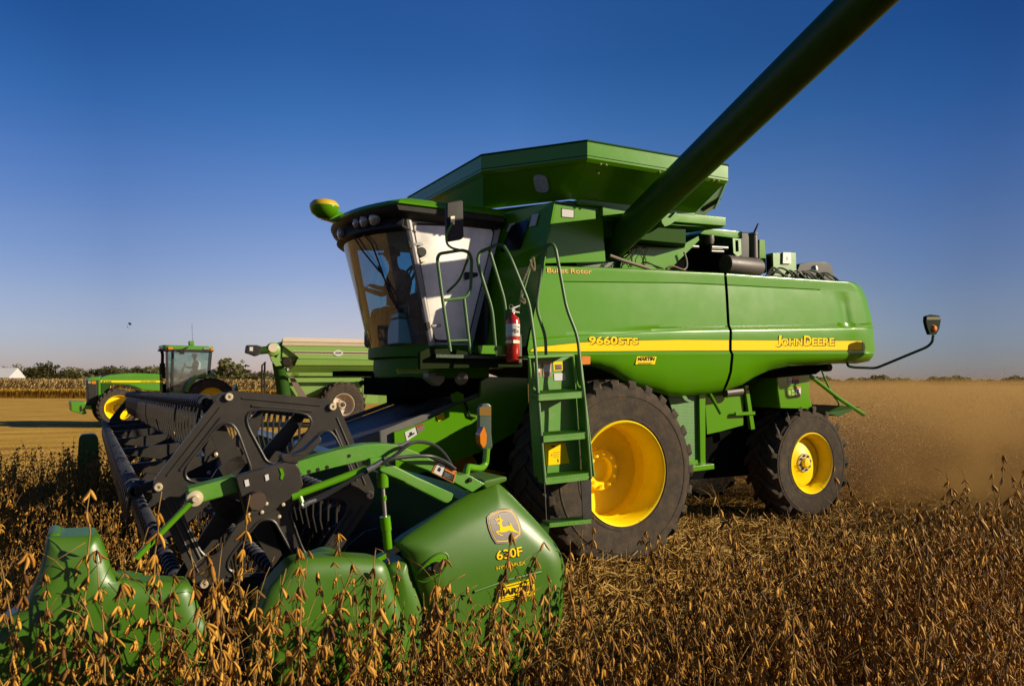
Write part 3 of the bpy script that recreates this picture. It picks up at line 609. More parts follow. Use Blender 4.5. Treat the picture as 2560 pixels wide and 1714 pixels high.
mb.build('hydraulic_hoses', mat('dusty_hose', (.05, .055, .035), .5), CB, smooth=True)
MB().lathe([(0, 0), (.045, .0), (.05, .03), (.035, .07), (0, .08)], K.B(2036, 678, .75), ax='z', n=16).build('filler_cap', steel, CB, smooth=True)
plate('valve_bracket', K, [(2045, 683), (2062, 683), (2058, 699), (2045, 699)], .7, .03, greenw, CB)

# --- unloading auger, swung out over the field
g0 = Vector((.43, .9, 3.34)); g1 = K.B(2166, 0, -2.72)
dr = (g1-g0).normalized(); st = g0-dr*.12; en = g0+dr*6.4
au = MB().tube([st, st+dr*.02, en-dr*.02, en], [.15, .165, .165, .165], 40).build('unloading_auger', mat('shaded_auger_green', (.016, .08, .003), .42, coat=.0, spec=.22, dust=.12, var=.1), CB, smooth=True)  # same paint as the body, base colour darkened to imitate underside shade
MB().tube([g0+dr*.0, g0+dr*.03], .17, 40).build('tube_collar', green, au, smooth=True)
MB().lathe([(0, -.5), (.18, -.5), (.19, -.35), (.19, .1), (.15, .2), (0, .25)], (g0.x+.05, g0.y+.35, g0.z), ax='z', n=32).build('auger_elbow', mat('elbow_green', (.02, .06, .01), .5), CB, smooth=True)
plate('auger_saddle', K, [(1654, 541), (1676, 545), (1690, 530), (1700, 545), (1672, 563), (1662, 566), (1655, 556)], .36, .03, green, CB)

# --- cab
CAB = []
zF, zT = 2.22, 3.5
def wsh(z, b, out=0):   # windshield surface
    t = (z-zF)/(zT-zF); a = -1.69-.28*t; u = (b-1.9)/.9; return Vector((a-(.24+.10*t+out)*(1-u*u), b+ (0), z))
mb = MB(); mb.grid([[wsh(zF+(zT-zF)*i/8, 1.0+1.8*k/24) for k in range(25)] for i in range(9)]); mb.build('windshield', wind, CB, smooth=True, ang=0)
dpx = [(1030, 557), (1226, 563), (1236, 575), (1234, 590), (1171, 850), (1160, 857), (1090, 855), (1080, 848)]
DB = 1.0
doorpts = fillet(K.Bs(dpx, DB), .03)
outer = K.Bs([(1012, 545), (1249, 560), (1251, 575), (1180, 866), (1076, 864)], DB)
MB().prism(outer, (0, .05, 0), [doorpts]).build('door_frame', cream2, CB, bevel=0)
dg = MB().prism(doorpts, (0, .006, 0)).build('door_glass', doorg, CB)
MB().prism(doorpts, (0, .004, 0), [[Vector((p.x, p.y, p.z))+((sum(doorpts, Vector())/len(doorpts))-p).normalized()*.028 for p in doorpts]]).build('window_seal', black, CB).location = (0, -.004, 0)
# black A pillar edge, hinges, handle, round vent
pl = lambda n, px, b, th, m, **k: plate(n, K, px, b, th, m, CB, **k)
pl('door_seal', [(1021, 572), (1030, 570), (1040, 640), (1064, 760), (1091, 858), (1083, 860), (1054, 762), (1033, 650)], .985, .012, black)
for (x, y) in ((1028, 608), (1072, 812)):
    pl('door_hinge', [(x-8, y-6), (x+2, y-8), (x+6, y+8), (x-3, y+14)], .95, .05, black, bevel=.005)
    pl('hinge_arm', [(x+8, y-1), (x+30, y-3), (x+32, y+1), (x+30, y+5), (x+8, y+6)], .965, .02, steel, bevel=.004)
MB().lathe([(0, -.02), (.045, -.02), (.05, -.005), (.05, .01)], K.B(1054, 630, .985), n=24).build('round_vent', black, CB)
pl('door_handle', [(1051, 648), (1066, 645), (1064, 655), (1052, 655)], .97, .02, zinc, bevel=.004)
pl('door_latch', [(1163, 679), (1196, 681), (1196, 690), (1165, 700)], .97, .02, black, bevel=.01)
# far side: pillars and side glass (frame open to the sky)
fo = [Vector((p.x, 2.80, p.z)) for p in outer]; fi = fillet([Vector((p.x, 2.80, p.z)) for p in K.Bs(dpx, DB)], .03)
MB().prism(fo, (0, .05, 0), [fi]).build('far_door_frame', black, CB); MB().prism(fi, (0, .006, 0)).build('far_side_glass', wind, CB)
for bb in (1.0, 2.8): MB().tube([wsh(zF, bb)+Vector((.03, 0, 0)), wsh(zT, bb)+Vector((.03, 0, 0))], .035, 8).build('front_pillar', cream2 if bb < 2 else black, CB, smooth=True)
# cab rear wall (lower), floor, base
MB().box((-1.03, 1.9, 2.75), (.04, 1.75, 1.1)).build('cab_rear_wall', mat('cab_lining', (.10, .07, .05), .8), CB)
fl = [wsh(zF, 1.0+1.8*k/16) for k in range(17)]; base = [Vector((q.x-.01, q.y, 2.23)) for q in fl]+[Vector((-1.0, 2.84, 2.23)), Vector((-1.0, .97, 2.23))]
MB().prism(base, (0, 0, -.12)).build('cab_sill', MATS['shaded_base_green'], CB, bevel=.01)
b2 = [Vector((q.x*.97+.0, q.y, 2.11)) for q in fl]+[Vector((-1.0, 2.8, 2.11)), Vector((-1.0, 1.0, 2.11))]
MB().prism(b2, (0, 0, -.22)).build('cab_base', MATS['shaded_base_green'], CB, bevel=.02)
MB().prism([Vector((-1.85, 1.25, 1.9)), Vector((-1.85, 2.6, 1.9)), Vector((-.9, 2.6, 1.9)), Vector((-.9, 1.25, 1.9))], (0, 0, -.2)).build('cab_underframe', dark, CB)
# roof
def roofring(z, gr, fr_, n=14):
    pts = []
    for k in range(n+1): u = -1+2*k/n; pts.append(Vector((-2.08-fr_-(.30)*(1-u*u), 1.9+u*(1.0+gr), z)))
    pts += [Vector((-.92+gr*.3, 2.9+gr, z)), Vector((-.80+gr*.3, 2.75+gr, z)), Vector((-.80+gr*.3, 1.05-gr, z)), Vector((-.92+gr*.3, .9-gr, z))]
    return pts
def ringmesh(rings, name, m, cap0=False, cap1=False, **k):
    mb = MB(); n = len(rings[0]); mb.add([p for r in rings for p in r], [(i*n+j, i*n+(j+1) % n, (i+1)*n+(j+1) % n, (i+1)*n+j) for i in range(len(rings)-1) for j in range(n)])
    if cap0: mb.f.append(tuple(range(n)))
    if cap1: mb.f.append(tuple((len(rings)-1)*n+j for j in range(n)))
    mb.m = [0]*len(mb.f); return mb.build(name, m, CB, **k)
ringmesh([roofring(3.47, -.08, -.16), roofring(3.51, .0, -.03), roofring(3.535, .03, .0), roofring(3.578, .035, .02), roofring(3.585, .02, .01)], 'roof_visor', black, cap0=True, cap1=True, smooth=True)
ringmesh([roofring(3.587, .025, .005), roofring(3.60, .04, .012), roofring(3.645, .03, -.02), roofring(3.675, -.02, -.12), roofring(3.70, -.14, -.26), roofring(3.71, -.45, -.5)], 'roof_cap', green, cap0=True, cap1=True, smooth=True, ang=50)
# visor lamps set under the front of the roof
vis = MB(); pv = []
for k in range(15): u = -1+2*k/14; pv.append(Vector((-1.98-.34*(1-u*u), 1.9+u*.93, 3.5)))
vr = [[p for p in pv], [p+Vector((-.02, 0, -.10)) for p in pv], [p+Vector((.12, 0, -.15)) for p in pv]]
vis.grid(vr); vis.build('lamp_bar', black, CB, smooth=True, solid=.02)
for (x, y, r, b) in ((932, 545, .066, 1.35), (906, 552, .056, 1.62), (887, 557, .045, 1.8), (847, 584, .05, 2.55)):
    cc = None
    for i_ in range(120):
        q_ = K.B(x, y, .9+i_*.018); u_ = (q_.y-1.9)
        if abs(u_) <= 1.0 and q_.x >= -2.02-.34*(1-u_*u_)-.03: cc = q_; break
    cc = cc or K.B(x, y, b); b = cc.y; nv = Vector((-.9, (b-1.9)*.55, -.12)).normalized(); qd = nv.to_track_quat('Z', 'Y')
    lm = MB().lathe([(0, .014), (r*.6, .011), (r*.9, .003), (r, -.004), (r*1.1, -.006), (r*1.1, -.04), (0, -.05)], (0, 0, 0), ax='z', n=24).build('roof_lamp', lamp, CB, smooth=True); lm.location = cc; lm.rotation_mode = 'QUATERNION'; lm.rotation_quaternion = qd
# gps receiver
gp = K.B(811, 522, 1.9); s_ = .155
gb = MB().lathe([(0, -.11), (.07, -.10), (.135, -.05), (.155, .0), (.157, .02)], gp, ax='z', n=32).build('gps_receiver', green, CB, smooth=True)
MB().lathe([(.156, .015), (.152, .045), (.12, .08), (.07, .095), (0, .10)], gp, ax='z', n=32).build('receiver_dome', mat('dome_yellow', (.85, .55, .02), .35, coat=.3), gb, smooth=True)
MB().prism([gp+Vector((-.02, 0, -.1)), gp+Vector((.1, 0, 0)), gp+Vector((.32, 0, -.03)), gp+Vector((.32, 0, -.16))], (0, .1, 0)).build('receiver_bracket', green, gb, bevel=.01)
MB().tube([K.B(1028, 503, 1.4), K.B(1115, 455, 1.3)], .004, 5).build('antenna_cable', white, CB)
# wipers
mb = MB()
def wp(x, y, b): return K.B(x, y, b)+Vector((-.0, 0, 0))
def onws(x, y, o=.03):
    for i in range(91):
        b = 1+.02*i; q = K.B(x, y, b)
        if q.x >= wsh(q.z, b).x-o: return q
    return K.B(x, y, 2.7)
for pts in ([(872, 570), (905, 625), (950, 680)], [(900, 575), (930, 610), (955, 678)], [(945, 665), (985, 745), (1011, 801)], [(955, 678), (975, 740), (1012, 803)]):
    mb.tube([onws(*p) for p in pts], .009, 6)
mb.build('wiper', black, CB)
# interior: seat, console, wheel, cooler
MB().box((-1.35, 1.9, 2.45), (.5, .5, .14)).box((-1.13, 1.9, 2.8), (.12, .48, .7)).build('seat', cloth, CB, bevel=.04)
MB().prism([Vector((-1.9, 1.35, 2.24)), Vector((-1.9, 2.5, 2.24)), Vector((-1.35, 2.6, 2.24)), Vector((-1.3, 1.3, 2.24))], (0, 0, .34)).build('dashboard', cloth, CB, bevel=.05)
MB().box((-1.45, 1.45, 2.55), (.5, .2, .5)).build('console', black, CB, bevel=.03)
wc = K.B(1016, 698, 1.75); mbs = MB(); R_ = .19
ring = [Vector((wc.x+R_*cos(t)*.45, wc.y+R_*sin(t), wc.z+R_*cos(t)*.85)) for t in [2*pi*k/28 for k in range(29)]]
mbs.tube(ring, .014, 8).tube([wc, wc+Vector((-.15, 0, -.55))], .03, 8).tube([ring[0], wc], .01, 6).tube([ring[9], wc], .01, 6).tube([ring[18], wc], .01, 6); mbs.build('steering_wheel', coolg, CB, smooth=True)
cl = empty('cooler', K, label='blue drinks cooler with a dark green lid and white handle inside the cab windshield', cat='cooler')
cc = K.B(1007, 838, 1.38)
MB().box((cc.x, cc.y, 2.37), (.22, .34, .26)).build('cooler_body', coolb, cl, bevel=.015)
MB().box((cc.x, cc.y, 2.53), (.23, .35, .06)).build('cooler_lid', coolg, cl, bevel=.012)
MB().tube(smoothpath([(cc.x, cc.y-.17, 2.53), (cc.x, cc.y-.17, 2.64), (cc.x, cc.y+.17, 2.64), (cc.x, cc.y+.17, 2.53)], .03), .012, 8).build('cooler_handle', white, cl, smooth=True)

# --- platform, railings, ladder
rail = mat('rail_olive_green', (.07, .19, .03), .5, dust=.15, vscale=6)
plate('platform_edge', K, [(1197, 863), (1268, 863), (1268, 886), (1199, 884)], .14, .02, green, CB, bevel=.004)
plate('platform_beam', K, [(1050, 880), (1080, 866), (1130, 872), (1200, 884), (1309, 888), (1306, 917), (1200, 918), (1050, 922)], .30, .06, mat('beam_shaded', (.016, .024, .008), .8, spec=.03), CB, bevel=.006)  # near-black base colour holds the shade of the recessed beam
MB().prism([(-1.95, .22, 2.10), (-.95, .22, 2.10), (-.95, 1.0, 2.12), (-1.75, 1.0, 2.12)], (0, 0, -.03)).build('platform_floor', mat('floor_plate', (.04, .07, .03), .5, var=.3, bump=.3, bscale=60), CB)
plate('step_bracket', K, [(995, 921), (1070, 917), (1072, 932), (998, 934)], .8, .05, green, CB)
def rtube(px, bs, name='handrail', r=.0155, m=rail):
    pts = [K.B(x, y, b) for (x, y), b in zip(px, bs)]; return MB().tube(smoothpath(pts, .09, 5), r, 10).build(name, m, CB, smooth=True)
n = lambda v, k: [v]*k
rtube([(1126, 878), (1107, 753), (1093, 646), (1099, 634), (1155, 625), (1172, 630), (1179, 648), (1177, 722), (1165, 744), (1112, 750)], n(.2, 10))
rtube([(1160, 746), (1176, 884)], n(.2, 2)); rtube([(1124, 852), (1171, 850)], n(.2, 2), r=.012)
rtube([(1170, 645), (1150, 700), (1118, 730)], [.2, .45, .6], r=.012)
rtube([(1241, 889), (1230, 772), (1197, 668), (1194, 645), (1200, 630), (1243, 611), (1258, 612), (1275, 640), (1323, 759), (1337.5, 863), (1346, 998), (1362, 1206)], [.15, .15, .15, .15, .15, .1, .05, -.05, -.12, -.2, -.25, -.3])
rtube([(1222, 620), (1262, 753), (1271, 885)], [.15, .15, .15])
rtube([(1365, 887), (1364, 841), (1340, 770), (1361, 627), (1368, 614), (1381, 608), (1389, 621), (1416, 770), (1444, 841), (1455, 953), (1461, 990), (1477, 1196)], [0, 0, 0, 0, -.02, -.05, -.08, -.15, -.2, -.25, -.25, -.3])
rtube([(1368, 616), (1345, 632), (1333, 642)], [0, .1, .15]); rtube([(1332, 646), (1294, 776)], [.15, .15], 'gate_bar', .012)
def chain(px, b, name='safety_chain'):
    pts = spline([K.B(x, y, b) for x, y in px], 8); mb = MB()
    for i in range(len(pts)-1):
        p, q = pts[i], pts[i+1]; d = (q-p); u = d.normalized(); v = u.cross(Vector((0, 1, 0) if i % 2 else (1, 0, 0))).normalized()
        c = (p+q)/2; mb.tube([c+u*cos(t)*d.length*.62+v*sin(t)*.008 for t in [2*pi*k/8 for k in range(9)]], .0025, 4, cap=False)
    return mb.build(name, zinc, CB)
chain([(1331, 640), (1322, 670), (1308, 705), (1302, 740), (1296, 780)], .14); chain([(1334, 642), (1337, 660), (1336, 676), (1330, 665), (1326, 650)], .13); chain([(1302, 742), (1312, 750), (1311, 758), (1305, 753)], .13)
# mirror on the front railing
mi = plate('mirror_housing', K, [(1117, 506), (1150, 499), (1158, 503), (1160, 592), (1155, 598), (1122, 604), (1117, 598)], .16, .05, black, CB, bevel=.012, seg=3)
MB().prism(K.Bs([(1122, 512), (1150, 506), (1152, 590), (1124, 596)], .212), (0, .003, 0)).build('mirror_glass', mirrg, mi)
MB().tube(smoothpath([K.B(1131, 557, .13), K.B(1120, 577, .13), K.B(1115, 590, .15), K.B(1117, 610, .16), K.B(1129, 620, .18), K.B(1155, 626, .2)], .05), .011, 8).build('mirror_arm', greenw, CB, smooth=True)
plate('mirror_clamp', K, [(1127, 541), (1137, 540), (1137, 561), (1128, 561)], .14, .02, zinc, mi)
# ladder
lad = empty('ladder', None); lad.parent = CB
pL = lambda n_, px, b, th, m, **k: plate(n_, K, px, b, th, m, lad, **k)
pL('back_plate', [(1322, 893), (1436, 887), (1443, 1000), (1452, 1185), (1337, 1190), (1324, 1000)], -.03, .02, greenw, bevel=.004)
sd = MB(); 
for (x0, y0, x1, y1) in ((1318, 889, 1336, 1190), (1436, 886, 1455, 1186)):
    A0, A1 = K.B(x0, y0, -.04), K.B(x1, y1, -.04); sd.prism([A0, A1, A1+Vector((.0, -.2, 0)), A0+Vector((0, -.10, 0))], (.012, 0, 0))
sd.build('stringer', greenw, lad, bevel=.003)
pL('ladder_header', [(1320, 889), (1434, 884), (1434, 891), (1322, 896)], -.22, .2, greenw, bevel=.004)
MB().tube(smoothpath([K.B(1323, 896, -.2), K.B(1330, 970, -.2), K.B(1345, 977, -.1)], .06), .012, 8).build('edge_flange', greenw, lad, smooth=True)
MB().tube(smoothpath([K.B(1432, 889, -.2), K.B(1442, 962, -.2), K.B(1454, 971, -.1)], .06), .012, 8).build('edge_flange', greenw, lad, smooth=True)
def step(yl, yr, xl, xr, h, nm='step'):
    A0, A1 = K.B(xl, yl, -.30), K.B(xr, yr, -.30); B0, B1 = K.B(xl-19, yl-7, -.06), K.B(xr-17, yr-7, -.06); dz = Vector((0, 0, -h))
    mb = MB(); mb.prism([A0, A1, A1+dz, A0+dz], (0, .02, 0)); m_ = Vector((0, 0, -.006))
    # serrated open tread: bars
    for k in range(9): t = (k+.3)/9; p = lp(A0, B0, t)+m_; q = lp(A1, B1, t)+m_; mb.prism([p, q, q+Vector((0, .012, 0)), p+Vector((0, .012, 0))], (0, 0, -.02))
    for k in range(15): t = (k+.5)/15; p = lp(A0, A1, t)+m_*1.6; q = lp(B0, B1, t)+m_*1.6; mb.prism([p, q, q+Vector((.008, 0, 0)), p+Vector((.008, 0, 0))], (0, 0, -.015))
    for k in range(40): t = (k+.5)/40; p = lp(A0, A1, t); mb.prism([p, p+Vector((.006, 0, 0)), p+Vector((.003, 0, .010))], B0-A0)
    mb.prism([A0+dz, A0, B0, B0+dz], (.008, 0, 0)); mb.prism([A1+dz, A1, B1, B1+dz], (-.008, 0, 0))
    return mb.build(nm, greenw, lad)
step(986, 979, 1346, 1455, .055); step(1090, 1081, 1358, 1463, .055); step(1194, 1182, 1364, 1472, .06); step(1308, 1297, 1373, 1480, .035)
MB().tube([K.B(1361, 1206, -.3), K.B(1366, 1300, -.3)], .004, 6).build('hanger_rod', steel, lad)
pL('rubber_hanger', [(1452, 1196), (1478, 1194), (1480, 1296), (1458, 1298)], -.29, .012, black); pL('rubber_hanger', [(1366, 1206), (1371, 1206), (1376, 1306), (1372, 1308)], -.07, .01, black)
ls = lambda q, b_, bands, bb=-.035: sticker(K, q, bb, lad, b_, bands)
rb = [(.1, .32, .9, .8, white), (.1, .06, .9, .27, greyd), (.3, .4, .7, .65, dkdec)]
ls([(1329, 942), (1353, 941), (1352, 904), (1328, 904)], mat('faded_red_decal', (.65, .25, .15), .5), rb)
ls([(1358, 941), (1379, 940), (1378, 904), (1357, 904)], MATS['faded_red_decal'], rb[:2])
ls([(1384, 927), (1407, 926), (1406, 903), (1383, 904)], ystick, [(.15, .1, .9, .7, greyd), (.2, .2, .85, .3, dkdec), (.2, .45, .85, .55, dkdec)])
ls([(1386, 951), (1414, 950), (1413, 932), (1385, 933)], white, [])
ls([(1365, 1163), (1424, 1157), (1413, 1106), (1361, 1108)], ystick, [(.3, .82, .5, .88, dkdec), (.25, .4, .32, .5, orange), (.35, .35, .6, .37, dkdec), (.35, .45, .62, .47, dkdec), (.35, .55, .65, .57, dkdec), (.5, .1, .55, .25, dkdec)])
# fire extinguisher
FE = empty('fire_extinguisher', K, label='red fire extinguisher with a white label strapped beside the ladder railing', cat='fire extinguisher')
e0, e1 = K.B(1283, 905, .10), K.B(1281, 788, .10); R_ = (K.B(1299, 850, .1)-K.B(1267, 850, .1)).length/2*.95; Hh = e1.z-e0.z
ex, ey = (e0.x+e1.x)/2, .10
MB().lathe([(0, 0), (R_*.9, 0), (R_, .012), (R_, Hh-.06), (R_*.85, Hh-.025), (R_*.4, Hh), (R_*.3, Hh+.01), (R_*.3, Hh+.03)], (ex, ey, e0.z), ax='z', n=40).build('cylinder', red, FE, smooth=True)
MB().lathe([(R_*1.01, Hh*.55), (R_*1.015, Hh*.56), (R_*1.015, Hh*.80), (R_*1.01, Hh*.81)], (ex, ey, e0.z), ax='z', n=40).build('label', white, FE, smooth=True)
mb = MB()
for k, (u, v, h) in enumerate(((-.5, .62, .1), (-.1, .58, .16), (.3, .6, .1), (.0, .74, .03), (.4, .72, .05))):
    an = -pi/2+u; mb.box((ex+R_*1.02*cos(an), ey+R_*1.02*sin(an), e0.z+Hh*v+Hh*h/2), (.018, .004, Hh*h*.6), Matrix.Rotation(an+pi/2, 3, 'Z'))
mb.build('label_print', greyd, FE)
zt = e0.z+Hh+.03
mb = MB().box((ex, ey, zt+.01), (.03, .03, .035)).prism([(ex-.02, ey-.01, zt+.02), (ex+.07, ey-.01, zt+.06), (ex+.07, ey-.01, zt+.07), (ex-.02, ey-.01, zt+.04)], (0, .02, 0)).prism([(ex-.02, ey-.01, zt), (ex+.07, ey-.01, zt-.005), (ex+.07, ey-.01, zt+.005), (ex-.02, ey-.01, zt+.015)], (0, .02, 0))
mb.tube([Vector((ex-.03+.022*cos(t), ey-.02, zt+.045+.022*sin(t))) for t in [2*pi*k/14 for k in range(15)]], .003, 6)
mb.build('valve_handle', steel, FE)
MB().lathe([(R_*1.0, Hh*.40), (R_*1.04, Hh*.40), (R_*1.04, Hh*.46), (R_*1.0, Hh*.46)], (ex, ey, e0.z), ax='z', n=30).box((ex-.01, ey-R_*1.05, e0.z+Hh*.43), (.05, .012, .03)).build('strap', zinc, FE)
MB().box((ex+R_+.02, ey+.04, e0.z+Hh*.3), (.04, .06, Hh*.62)).build('mounting_bracket', muff, FE, bevel=.004)

# --- feeder house
fd = [(877, 1063), (938, 1035), (1000, 1029), (1078, 1046), (1130, 1010), (1168, 988), (1202, 960), (1212, 941), (1235, 940), (1320, 944), (1322, 1000), (1200, 1115), (1080, 1170), (960, 1210), (900, 1190)]
fp = [(1040, 1063), (1078, 1046), (1137, 1013), (1202, 990), (1202, 953), (1222, 941), (1320, 944), (1322, 1010), (1290, 1080), (1200, 1130), (1077, 1175), (990, 1200), (985, 1080)]
plate('feeder_side', K, fp, 1.15, .05, green, CB, bevel=.006)
a1, a2 = Vector((-2.75, 1.2, 1.15)), Vector((-.9, 1.2, 1.78))
MB().prism([a1, a2, a2+Vector((0, 1.35, 0)), a1+Vector((0, 1.35, 0))], (.12, 0, -.5)).build('feeder_house', feedm, CB, bevel=.01)
MB().tube([a1+Vector((0, 1.35, .03)), a2+Vector((0, 1.35, .03))], .025, 8).build('feeder_edge_pipe', feedm, CB, smooth=True)
plate('feeder_bracket', K, [(1129, 985), (1143, 978), (1159, 985), (1160, 1000), (1134, 1005)], 1.1, .04, green, CB)
plate('lock_plate', K, [(1092, 1040), (1108, 1030), (1113, 1045), (1096, 1053)], 1.14, .008, ystick, CB)
MB().tube([K.B(1162, 1005, 1.13), K.B(1174, 1040, 1.13), K.B(1188, 1045, 1.13)], .012, 6).build('seam', dkdec, CB)
sticker(K, [(1017, 1102), (1043, 1085), (1038, 1067), (1012, 1080)], 1.145, CB, white, [(.2, .25, .8, .45, dkdec), (.35, .45, .6, .7, dkdec)]); sticker(K, [(1045, 1084), (1062, 1073), (1058, 1058), (1040, 1066)], 1.145, CB, greyd, [(0, .8, 1, 1, red)])
mb = MB(); rnd = random.Random(5)
for k in range(7):
    x = 1095+k*6; mb.tube(spline([K.B(x-60+k*3, 1032, 1.35), K.B(x-25, 1018-k, 1.3), K.B(x+3, 985, 1.3), K.B(x-4+8*rnd.random(), 940, 1.4)]), .016, 7)
for k in range(4): mb.tube(spline([K.B(1010+k*12, 1040, 1.3), K.B(1050+k*8, 1020, 1.25), K.B(1085+k*6, 990, 1.3)]), .010, 6)
mb.build('feeder_hoses', hose, CB, smooth=True)
plate('tank_bottle', K, [(1070, 932), (1112, 932), (1112, 952), (1099, 965), (1071, 944)], 1.0, .2, mat('pale_bottle', (.35, .33, .26), .5), CB, bevel=.01)
MB().lathe([(0, -.03), (.06, -.02), (.075, .02), (.06, .06), (0, .07)], K.B(1155, 945, 1.0), n=20).build('under_lamp', lamp, CB, smooth=True)
MB().tube([K.B(902, 957, 2.9), K.B(960, 948, 2.5)], .03, 8).build('far_step_rail', dkdec, CB)
MB().prism([(-2.0, 2.8, 1.98), (-1.2, 2.8, 1.98), (-1.2, 3.6, 1.98), (-2.0, 3.4, 1.98)], (0, 0, -.06)).build('far_platform', dark, CB)
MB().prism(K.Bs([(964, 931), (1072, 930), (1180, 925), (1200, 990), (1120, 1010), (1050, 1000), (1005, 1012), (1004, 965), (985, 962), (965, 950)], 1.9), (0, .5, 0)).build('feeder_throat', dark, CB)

# --- header: back sheet, floor, auger
HB0, HB1 = -2.80, 5.85
MB().prism([(-3.35, HB0, .30), (-2.72, HB0, .35), (-2.62, HB0, 1.12), (-2.70, HB0, 1.12), (-2.85, HB0, .42), (-3.35, HB0, .36)], (0, HB1-HB0, 0)).build('header_trough', MATS['shaded_frame_green'], CB)
MB().tube([(-3.05, HB0+.1, .68), (-3.05, HB1-.1, .68)], .17, 20).build('cross_auger', mat('auger_dark_steel', (.05, .06, .05), .4, metal=.4), CB, smooth=True)
mb = MB(); N = 240; rws = [[], []]
for k in range(N+1):
    t = k/N; y = HB0+.15+(HB1-HB0-.3)*t; an = 2*pi*t*18*(1 if t < .5 else -1)
    for q, r in ((0, .17), (1, .29)): rws[q].append(Vector((-3.05+r*cos(an), y, .68+r*sin(an))))
mb.grid(rws).build('auger_flighting', MATS['auger_dark_steel'], CB, solid=.006)
MB().box((-3.4, (HB0+HB1)/2, .31), (.12, HB1-HB0, .03)).build('cutter_bar', feedm, CB)
MB().tube([(-2.66, HB0+.6, 1.15), (-2.66, HB1, 1.15)], .06, 8).build('header_top_beam', green, CB)
MB().tube([K.B(990, 1118, -.9), K.B(1022, 1104, -.9)], .012, 8).tube([K.B(930, 1122, -.9), K.B(1000, 1112, -.5)], .02, 8).build('height_sensor_rod', steel, CB)

# --- reel
RC = Vector((-3.95, 0, 1.353)); RR = .468; PH0 = radians(-6)
def hexv(i, r=RR, b=-2.55, da=0., dz=0.): an = PH0+i*pi/3; return Vector((RC.x+r*cos(an)+da, b, RC.z+r*sin(an)+dz))
reel = empty('reel', None); reel.parent = CB
def endplate(b, nm='reel_end_plate', front=True):
    outer = []
    for i in range(6):
        p = hexv(i, RR, b); d = (p-Vector((RC.x, b, RC.z))).normalized(); t = Vector((-d.z, 0, d.x)); outer += [p+d*.018-t*.03, p+d*.022+t*.03]
    outer = fillet(outer, .015, 2); holes = []
    for i in range(6):
        an = PH0+(i+.5)*pi/3; d = Vector((cos(an), 0, sin(an))); t = Vector((-sin(an), 0, cos(an))); c = Vector((RC.x, b, RC.z)); ap = RR*.866
        holes.append(fillet([c+d*(ap-.040)-t*.192, c+d*(ap-.040)+t*.192, c+d*.125+t*.030, c+d*.125-t*.030], [.13, .13, .03, .03], 7))
    o = MB().prism(outer, (0, .022, 0), holes).build(nm, reelm, reel)
    if front:
        mb = MB()
        for h in holes: mb.tube([p+Vector((0, -.001, 0)) for p in h]+[h[0]+Vector((0, -.001, 0))], .006, 6, cap=False)
        for i in range(6):
            p, q = hexv(i, RR, b-.0), hexv(i+1, RR, b-.0); c = Vector((RC.x, b, RC.z)); e = (q-p); inn = (c-(p+q)/2).normalized()
            mb.tube([p+e*.12, q-e*.12], .005, 6); mb.tube([p+e*.2+inn*.03, q-e*.22+inn*.03], .007, 6)
        mb.build('pressed_ribs', reelm, o, smooth=True)
        for i in range(6):
            p = hexv(i, RR, b-.012); mb = MB().lathe([(0, .002), (.006, .002), (.007, -.006), (.015, -.006), (.018, -.002), (.018, .012), (0, .012)], p, n=20); mb.build('bearing_bolt', zinc, o, smooth=True)
    return o
ep = endplate(-2.55); 
# the second, offset cam plate behind it
mb = MB(); cc_ = Vector((RC.x-.085, -2.40, RC.z-.006))
for i in range(6):
    p = hexv(i, RR, -2.40)+Vector((-.085, 0, -.006)); d = (p-cc_).normalized(); t = Vector((-d.z, 0, d.x)); mb.prism([cc_+d*.10+t*.05, p+t*.022, p-t*.022, cc_+d*.10-t*.05], (0, .012, 0))
mb.lathe([(.06, 0), (.16, 0), (.16, .014), (.06, .014)], cc_, n=28); mb.build('cam_spider', reelm, reel)
endplate(5.48, 'reel_end_plate', False).location = (0, 0, -.09)
MB().tube([(RC.x, -2.5, RC.z), (RC.x, 5.5, RC.z-.09)], .085, 28).build('reel_centre_tube', bluebl, reel, smooth=True)
BO = Vector((-.083, 0, -.025)); BARY0, BARY1 = -2.46, 5.5; DROP = .09
bars = []
for i in range(6):
    p = hexv(i, RR, BARY0)+BO; q = Vector((p.x, BARY1, p.z-DROP)); mb = MB().tube([p, q], .024, 14, cap=False)
    nt_ = 92
    for k in range(nt_):                                # ribbed tine clamps
        y = BARY0+.02+(BARY1-BARY0-.04)*k/nt_; mb.lathe([(.023, y), (.037, y+.006), (.037, y+.028), (.023, y+.034)], (p.x, 0, p.z-DROP*k/nt_), n=10)
    mb.lathe([(.02, -.012), (.030, -.012), (.032, 0), (.032, .03)], p, n=16)
    MB().prism([p+Vector((0, .02, .02)), hexv(i, RR, BARY0+.02)+Vector((0, 0, .02)), hexv(i, RR, BARY0+.02)-Vector((0, 0, .02)), p+Vector((0, .02, -.02))], (0, .02, 0)).build('crank', reelm, reel)
    o = mb.build('tine_bar', mat('tine_bar_black', (.018, .019, .026), .5, spec=.25, dust=.15, vscale=8), CB, smooth=True); bars.append((o, p))
def tinemesh():
    mb = MB(); mb.tube([(0, 0, -.01), (-.012, 0, -.08), (-.012, 0, -.16), (.01, 0, -.25)], [.009, .007, .006, .004], 5); mb.prism([(-.006, -.022, -.015), (-.006, .022, -.015), (-.006, 0, -.075)], (.008, 0, 0)); return mb
t0 = tinemesh().build('tine', reelm, None); nT = 50
for i in (2, 3):
    o, p = bars[i]
    for k in range(nT):
        t = t0 if (i == 2 and k == 0) else t0.copy()
        if t is not t0: COL.objects.link(t)
        t.parent = o; t.location = (p.x-.01, BARY0+.10+k*.152, p.z-DROP*k/52)
rest = MB(); tm = tinemesh()
